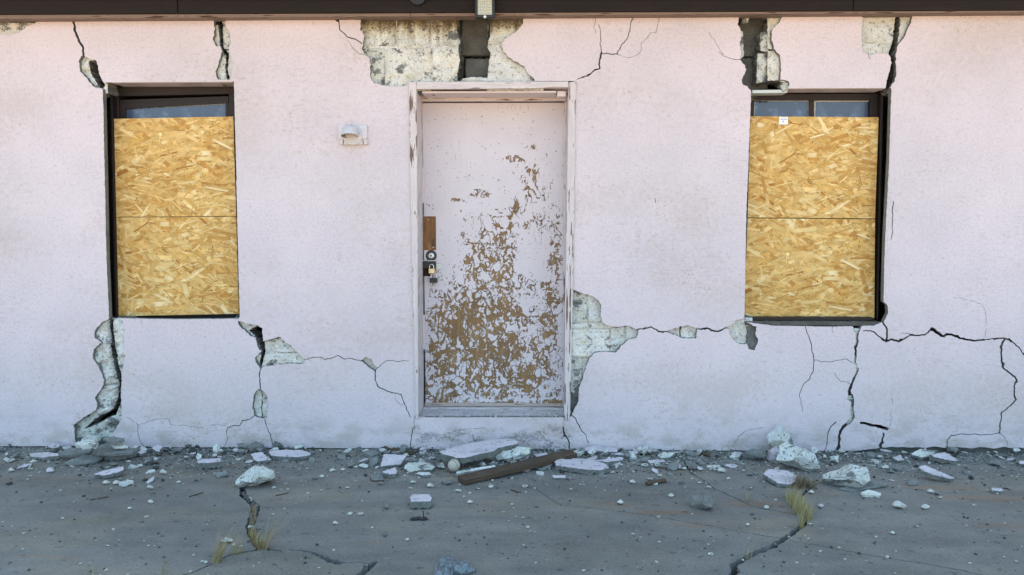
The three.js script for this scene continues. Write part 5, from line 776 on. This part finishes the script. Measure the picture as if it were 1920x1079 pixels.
const listW = '623,883,15 642.5,882,9 563.5,904,7 651,916,9 577,925.5,6 602,921,6 639,923,7 525,918.6,7 512,965,5 533,954.6,6 628.6,983,11 655,965,10 676,965,13 697,990.6,6 468,989,10 480,992,14 470.7,936.6,8 860,922,13 895.6,916.6,11 920,914,11 769,916,10 807,913,14 774,906,13 882,943.5,12 870,932,8 881,925.5,8 961,946,8 967,970,6 981,972,7 954,978,5 990,990.6,8 994,997.6,7 986,1027.5,5 968,1038,5 1028,987,6 1095,1071,9 763,1013,8 835,980,6 897,1001,4 769,959.6,7 985,913,14 1071,918.6,6 1014,918.6,4 986,923.6,6 990,882.6,9 924,902,6 1147,887,11 1089,909,6 1164,945,16 1259,931,12 1277,905,15 1186,906,13 1187,885,6 1187,1003,8 1237,1018,6 1272,1010,6 1334,1040,12 1281.5,1027,6 1403,986,9 1437.5,953,11 1406,916,11 1366,899,8 1330,915,10 1360,923,5 1454.7,939,6 1284,880,11 1355,885,17 1308,853,14 1393.7,1052,6 1539,1035,8 1200,985,6 1236,970,8 1211,873,17 1663,878,15 1689.5,952,22 1736.6,953,14 1748,924,12 1764,934,11 1793,923.5,8 1829,948,8 1718.5,988,9 1675.6,1002,10 1599,963,6 1519,984,11 1523,925.5,12 1681,1035,4 1664.5,1046,7 18,884,12 54,880,10 54,893,8 10,863,9 198,907.5,12 217.6,908,13 242.5,955,8 280.5,943.5,11 274,970,9 320,961.5,6 281,916,14 286,925,9 334,905,9 305,888,14 200,1024,8 44,1001,7 116,973,7 112,921,7 277,1025,5 385,1056,8 378,1054,6 402,856,11 1633,867,14 1651,859,13 1480,1008,5 1612,970,5 1585,980,4';
const listG = '724,953,16 1005.7,951,9 721.6,1004.5,14 660,874,22 713,907.5,14 1301,880,17 1407.6,891,14 1684,880,20 1872,871,24 1892,916,14 28,858,16 104,869,10 432,869,8 210,872,18 590,898,13 1748,868,9 1843,898,7';
const listD = '1822.5,898,11 1882,892,7 1808.6,971,5 685,893,10 768.6,946,9 14,908,14 155,931,9 148,892,8 270,901,11 303.5,902,9 291,877,16 360,850,22 331,846,15 191,878,9 440,981,5 1322,853,10 1268,945,5 1640,896,7 913,1022,5 862,1014,5 1758,928,9';
const listP = '1540,950,15 1377,873,12 1313,906,10 1484,1010,4 700,866,9 1255,872,8 1720,852,11 1612,851,9 240,866,10 96,862,9 1166,872,9 1310,866,8';
for (const [s, k] of [[listW, 'w'], [listG, 'g'], [listD, 'd'], [listP, 'p']]) for (const [u, v, z] of pairs(s)) pebble(u, v, z, k);
// crumbs crowding the foot of the wall
const dense = [[85, 300, 1], [300, 440, 0.8], [440, 570, 1], [570, 690, 0.4], [690, 860, 1.6], [860, 1060, 1.6], [1060, 1260, 1.4], [1260, 1380, 0.9], [1380, 1560, 1], [1560, 1720, 1], [1720, 1920, 0.5], [0, 85, 0.4]];
function crumbAt() { let u; do u = rr(-10, 1930); while (rnd() > (dense.find(([a, b]) => u >= a && u < b)?.[2] ?? 0.3) / 1.6); const t = -Math.log(1 - rnd() * 0.985), w = 1 + 0.8 * fbm(u * 0.012, 3, 3, 66); return [u, 840 + (u / 1920) * 11 + Math.min(t * 17 * w, 140)]; }
for (let i = 0; i < 105; i++) { const [u, v] = crumbAt(), q = rnd(); pebble(u, v, rr(5, 11) * (q < 0.12 ? 1.5 : 1), q < 0.5 ? 'w' : q < 0.75 ? 'g' : q < 0.88 ? 'd' : 'p'); }
for (const [l, list] of Object.entries(alike)) if (list.length > 1) list.sort((a, b) => a[0] - b[0]).forEach(([, o], i) => { o.userData.label = `${l}, ${i === list.length - 1 ? 'rightmost' : ORD[i] ?? `number ${i + 1} from left`}`; });
{ // dust-fine rubble: one mass
  const grit = (n, mat, name, seed, spread) => { const g = pebbleShape(seed, 0.6), p = new THREE.InstancedMesh(mergeVertices(g), mat, n), m = new THREE.Matrix4(), qn = new THREE.Quaternion(), e = new THREE.Euler(); for (let i = 0; i < n; i++) { let u, v; if (rnd() < spread) { u = rr(-20, 1940); v = rr(850, 1085); } else [u, v] = crumbAt(); const b = G(u, v), s = 0.0013 + 0.008 * rnd() ** 4; e.set(rr(-0.4, 0.4), rr(0, 6.28), 0); m.compose(b, qn.setFromEuler(e), new THREE.Vector3(s, s * rr(0.5, 1), s)); p.setMatrixAt(i, m); } p.name = name; p.userData.kind = 'stuff'; p.castShadow = p.receiveShadow = true; scene.add(p); return p; };
  tag(grit(9000, chalk, 'pale_grit', 31, 0.07), 'fine pale crumbs of mortar strewn along the wall foot', 'grit'); tag(grit(9000, M.mortar, 'grey_grit', 32, 0.08), 'fine grey crumbs of mortar strewn along the wall foot', 'grit'); tag(grit(4500, kinds.d[0], 'dark_grit', 33, 0.14), 'fine dark crumbs strewn along the wall foot and floor', 'grit');
}
{ // the packed band of finger-sized bits right at the wall, beyond what one can tell apart
  const bits = (n, mat, name, seed, label) => { const p = new THREE.InstancedMesh(pebbleShape(seed, 0.55), mat, n), m = new THREE.Matrix4(), qn = new THREE.Quaternion(); for (let i = 0; i < n; i++) { const [u, v0] = crumbAt(), v = lerp(838 + (u / 1920) * 11, v0, 0.62), b = G(u, v), s = rr(0.004, 0.009) + 0.012 * rnd() ** 5; b.y += rr(0, 0.012) * sstep(0.12, 0, b.z); m.compose(b, qn.setFromEuler(new THREE.Euler(rr(-0.6, 0.6), rr(0, 6.28), rr(-0.4, 0.4))), new THREE.Vector3(s * rr(0.9, 1.6), s * rr(0.5, 1), s)); p.setMatrixAt(i, m); } p.name = name; p.userData.kind = 'stuff'; p.castShadow = p.receiveShadow = true; scene.add(p); tag(p, label, 'rubble'); };
  bits(650, M.mortar, 'grey_rubble', 41, 'packed band of small grey mortar bits along the wall foot'); bits(330, kinds.d[0], 'dark_rubble', 42, 'small dark bits of mortar packed along the wall foot'); bits(260, chalk, 'pale_rubble', 43, 'small pale bits of mortar packed along the wall foot');
}
{ // broken stones lying in the wide part of the left crack
  const line = pairs('455,925 466,938 476,950 477,965 472,982 475,1000 484,1018'); const g = pebbleShape(71, 0.7), n = 520, p = new THREE.InstancedMesh(g, M.mortar, n), m = new THREE.Matrix4(), qn = new THREE.Quaternion();
  for (let i = 0; i < n; i++) { const k = rnd() * (line.length - 1), a = Math.floor(k), t = k - a, b = G(lerp(line[a][0], line[a + 1][0], t) + rr(-6, 6), lerp(line[a][1], line[a + 1][1], t), rr(-0.06, -0.004)), s = rr(0.003, 0.009); m.compose(b, qn.setFromEuler(new THREE.Euler(rr(-1, 1), rr(0, 6), rr(-1, 1))), new THREE.Vector3(s, s, s)); p.setMatrixAt(i, m); }
  p.name = 'crack_rubble'; p.userData.kind = 'stuff'; scene.add(p); tag(p, 'grey crumbs of concrete filling the left floor crack', 'grit'); }

{ // crumbs fallen on the doorstep and on the head of the door frame
  const n = 420, p = new THREE.InstancedMesh(pebbleShape(72, 0.7), chalk, n), m = new THREE.Matrix4(), qn = new THREE.Quaternion(), y0 = W(900, 783).y;
  for (let i = 0; i < n; i++) { const head = i > 340, u = head ? rr(862, 925) : rr(786, 1058), z = head ? rr(-0.02, 0.006) : -0.19 * rnd() ** 1.3 - 0.004, y = head ? W(900, 153, 0.013).y : y0, s = rr(0.0015, 0.006) * (rnd() < 0.1 ? 2 : 1); m.compose(new THREE.Vector3(W(u, 783).x, y, z), qn.setFromEuler(new THREE.Euler(rr(-0.4, 0.4), rr(0, 6), 0)), new THREE.Vector3(s, s, s)); p.setMatrixAt(i, m); }
  p.name = 'sill_grit'; p.userData.kind = 'stuff'; p.castShadow = true; scene.add(p); tag(p, 'pale mortar crumbs lying on the doorstep and on top of the door frame', 'grit'); }

// ---------------------------------------------------------------- dry grass in the cracks
const strawMat = (r, g, b) => { const m = std({ color: new THREE.Color(r, g, b), roughness: 0.9, side: THREE.DoubleSide }); return m; };
const straw = [strawMat(0.36, 0.27, 0.12), strawMat(0.27, 0.22, 0.09), strawMat(0.46, 0.38, 0.22)];
function grass(label, spots, n, hMin, hMax, lean, spread, width = 0.0016, mats = straw, seg = 5, ground = -0.02) {
  const c = G(...spots[0]), o = thing('dry_grass_tuft', label, 'dry grass', [c.x, 0, c.z]), buckets = mats.map(() => []);
  for (let i = 0; i < n; i++) {
    const k = rnd() * (spots.length - 1), a = Math.floor(k), t = k - a, s0 = spots[a], s1 = spots[Math.min(a + 1, spots.length - 1)], b = G(lerp(s0[0], s1[0], t), lerp(s0[1], s1[1], t), 0), x = b.x - c.x + rr(-spread, spread), z = b.z - c.z + rr(-spread, spread), h = rr(hMin, hMax), yaw = rr(0, Math.PI * 2), out = rr(0.1, 0.65) * h, dx = Math.cos(yaw) * out + lean[0] * h, dz = Math.sin(yaw) * out + lean[1] * h, fx = -Math.sin(yaw), fz = Math.cos(yaw);
    const p = [], idx = []; for (let q = 0; q <= seg; q++) { const f = q / seg, w = width * (1 - f * 0.85), px = x + dx * f ** 1.7, pz = z + dz * f ** 1.7, py = ground + (h - ground) * (f - 0.22 * f * f * (out / h)); p.push(px - fx * w, py, pz - fz * w, px + fx * w, py, pz + fz * w); if (q) { const e = 2 * q; idx.push(e - 2, e - 1, e, e, e - 1, e + 1); } }
    const g = new THREE.BufferGeometry(); g.setAttribute('position', new THREE.Float32BufferAttribute(p, 3)); g.setIndex(idx); g.computeVertexNormals(); buckets[Math.floor(rnd() * mats.length)].push(g);
  }
  buckets.forEach((l, i) => { if (l.length) part('blades', mergeGeometries(l), mats[i], o); }); return o;
}
// thin plaster and mortar flakes crowding the wall foot, each by itself
{ const shapes = {}; for (const [k, m, b] of [['pink', M.dimmedDusty, M.mortar], ['grey', M.mortar, M.mortar], ['pale', M.rock, M.rock]]) shapes[k] = [0, 1, 2, 3, 4].map((i) => { const n = 5 + (i % 3), a0 = rr(0, 6), pts = []; for (let q = 0; q < n; q++) { const a = a0 + (q + rr(-0.25, 0.25)) / n * Math.PI * 2, r = rr(0.6, 1.1); pts.push([0.05 * r * Math.cos(a), 0.034 * r * Math.sin(a)]); } const g = roughPlate(ragged(pts, 0.003, 0.008, 700 + i, 60), 0.0045, rr(0.012, 0.022), blockFace(720 + i, 0.003, 0.002), (x, y, w) => [x, w, -y], null, [rr(-1, 1), rr(0.5, 1.5)]); return [g, m, b]; });
  const masters = {}; const flakes = {};
  for (let i = 0; i < 250; i++) {
    const [u, v0] = crumbAt(), v = Math.min(v0, 905), q = rnd(), k = q < 0.3 ? 'pink' : q < 0.72 ? 'grey' : 'pale', j = Math.floor(rnd() * 5), [g, m, b] = shapes[k][j], key = k + j; let o;
    if (masters[key]) { o = masters[key].clone(); } else { o = new THREE.Group(); part('top_face', g.face, m, o); part('mortar', g.body, b, o); masters[key] = o; }
    o.name = numbered('mortar_flake'); scene.add(o); const s = rr(0.3, 0.75) * (rnd() < 0.18 ? 1.5 : 1), p = G(u, v + 2, 0.01 * s); o.position.set(p.x, p.y + rr(0.004, 0.012) * s, p.z); o.scale.setScalar(s); o.rotation.set(rr(-0.15, 0.5), rr(0, 6.28), rr(-0.3, 0.3)); if (v < 856) o.position.y += rr(0, 0.03);
    const zone = zoneU.find(([z]) => u < z)[1], l = `thin ${k} mortar flake ${v < 858 ? 'against the wall' : 'in the rubble'} ${zone}`; tag(o, l, 'flake', 'thin flakes of mortar and plaster along the wall foot'); (flakes[l] ??= []).push([u, o]);
  }
  for (const [l, list] of Object.entries(flakes)) if (list.length > 1) list.sort((a, b) => a[0] - b[0]).forEach(([, o], i) => { o.userData.label = `${l}, ${i === list.length - 1 ? 'rightmost' : ORD[i] ?? `number ${i + 1} from left`}`; });
}
grass('thick tuft of short straw-green grass in the right floor crack', [[1483, 935], [1490, 948], [1502, 962], [1511, 975]], 950, 0.025, 0.085, [0.2, 0.0], 0.03, 0.0012, [strawMat(0.4, 0.32, 0.14), strawMat(0.3, 0.25, 0.1), strawMat(0.5, 0.42, 0.24)]);
grass('withered brown weed behind the thick tuft, beside the scalloped slab', [[1488, 918], [1502, 912], [1516, 916]], 210, 0.03, 0.08, [0, 0], 0.036, 0.0024, [strawMat(0.17, 0.12, 0.07), strawMat(0.26, 0.19, 0.1)]);
grass('short brown stubble where the right floor crack narrows below the tuft', [[1504, 978], [1503, 990]], 90, 0.02, 0.05, [0, 0], 0.01, 0.0016);
grass('fanned tuft of long yellow straw at the lower left crack', [[402, 1057], [408, 1054]], 120, 0.05, 0.17, [0.38, -0.1], 0.012, 0.001);
grass('sparse straw around the middle of the lower left crack', [[436, 1040], [452, 1037]], 46, 0.04, 0.11, [0.1, 0], 0.01, 0.0009);
grass('dense dry straw packed into the left crack at its fork', [[470, 1000], [476, 1012], [485, 1026], [492, 1030]], 330, 0.015, 0.06, [0.05, 0], 0.014, 0.0014);
grass('long loose straws fanning out right of the left crack fork', [[492, 1028], [500, 1030]], 44, 0.08, 0.22, [0.42, 0.0], 0.02, 0.0009);
grass('dry brown straw in the upper part of the left floor crack', [[474, 950], [476, 968], [470, 985]], 170, 0.008, 0.035, [0, 0], 0.012, 0.0015, [strawMat(0.24, 0.17, 0.09), strawMat(0.34, 0.25, 0.13)]);
grass('few thin straws at the bottom edge left of the crack', [[300, 1077], [316, 1072]], 9, 0.06, 0.12, [0.1, 0], 0.006, 0.0009, straw, 5, 0);
grass('single pale grass stem at the bottom left', [[172, 1080], [173, 1080]], 5, 0.04, 0.09, [0, 0], 0.004, 0.0009, straw, 5, 0);
grass('wispy pale grass left of the thick tuft', [[1398, 938], [1404, 940]], 16, 0.03, 0.07, [0, 0], 0.012, 0.0008, straw, 5, 0);
grass('thin straws at the foot of the lower right crack', [[1392, 1055], [1420, 1040]], 20, 0.03, 0.08, [0.1, 0], 0.01, 0.0008);

console.log('pebbles', pebbleCount, 'top', scene.children.length, 'W(0,845)', W(0, 845).toArray(), W(1920, 845).toArray(), G(960, 1079).toArray(), 'foot px check', G(960, 845).toArray());
renderer.render(scene, camera);
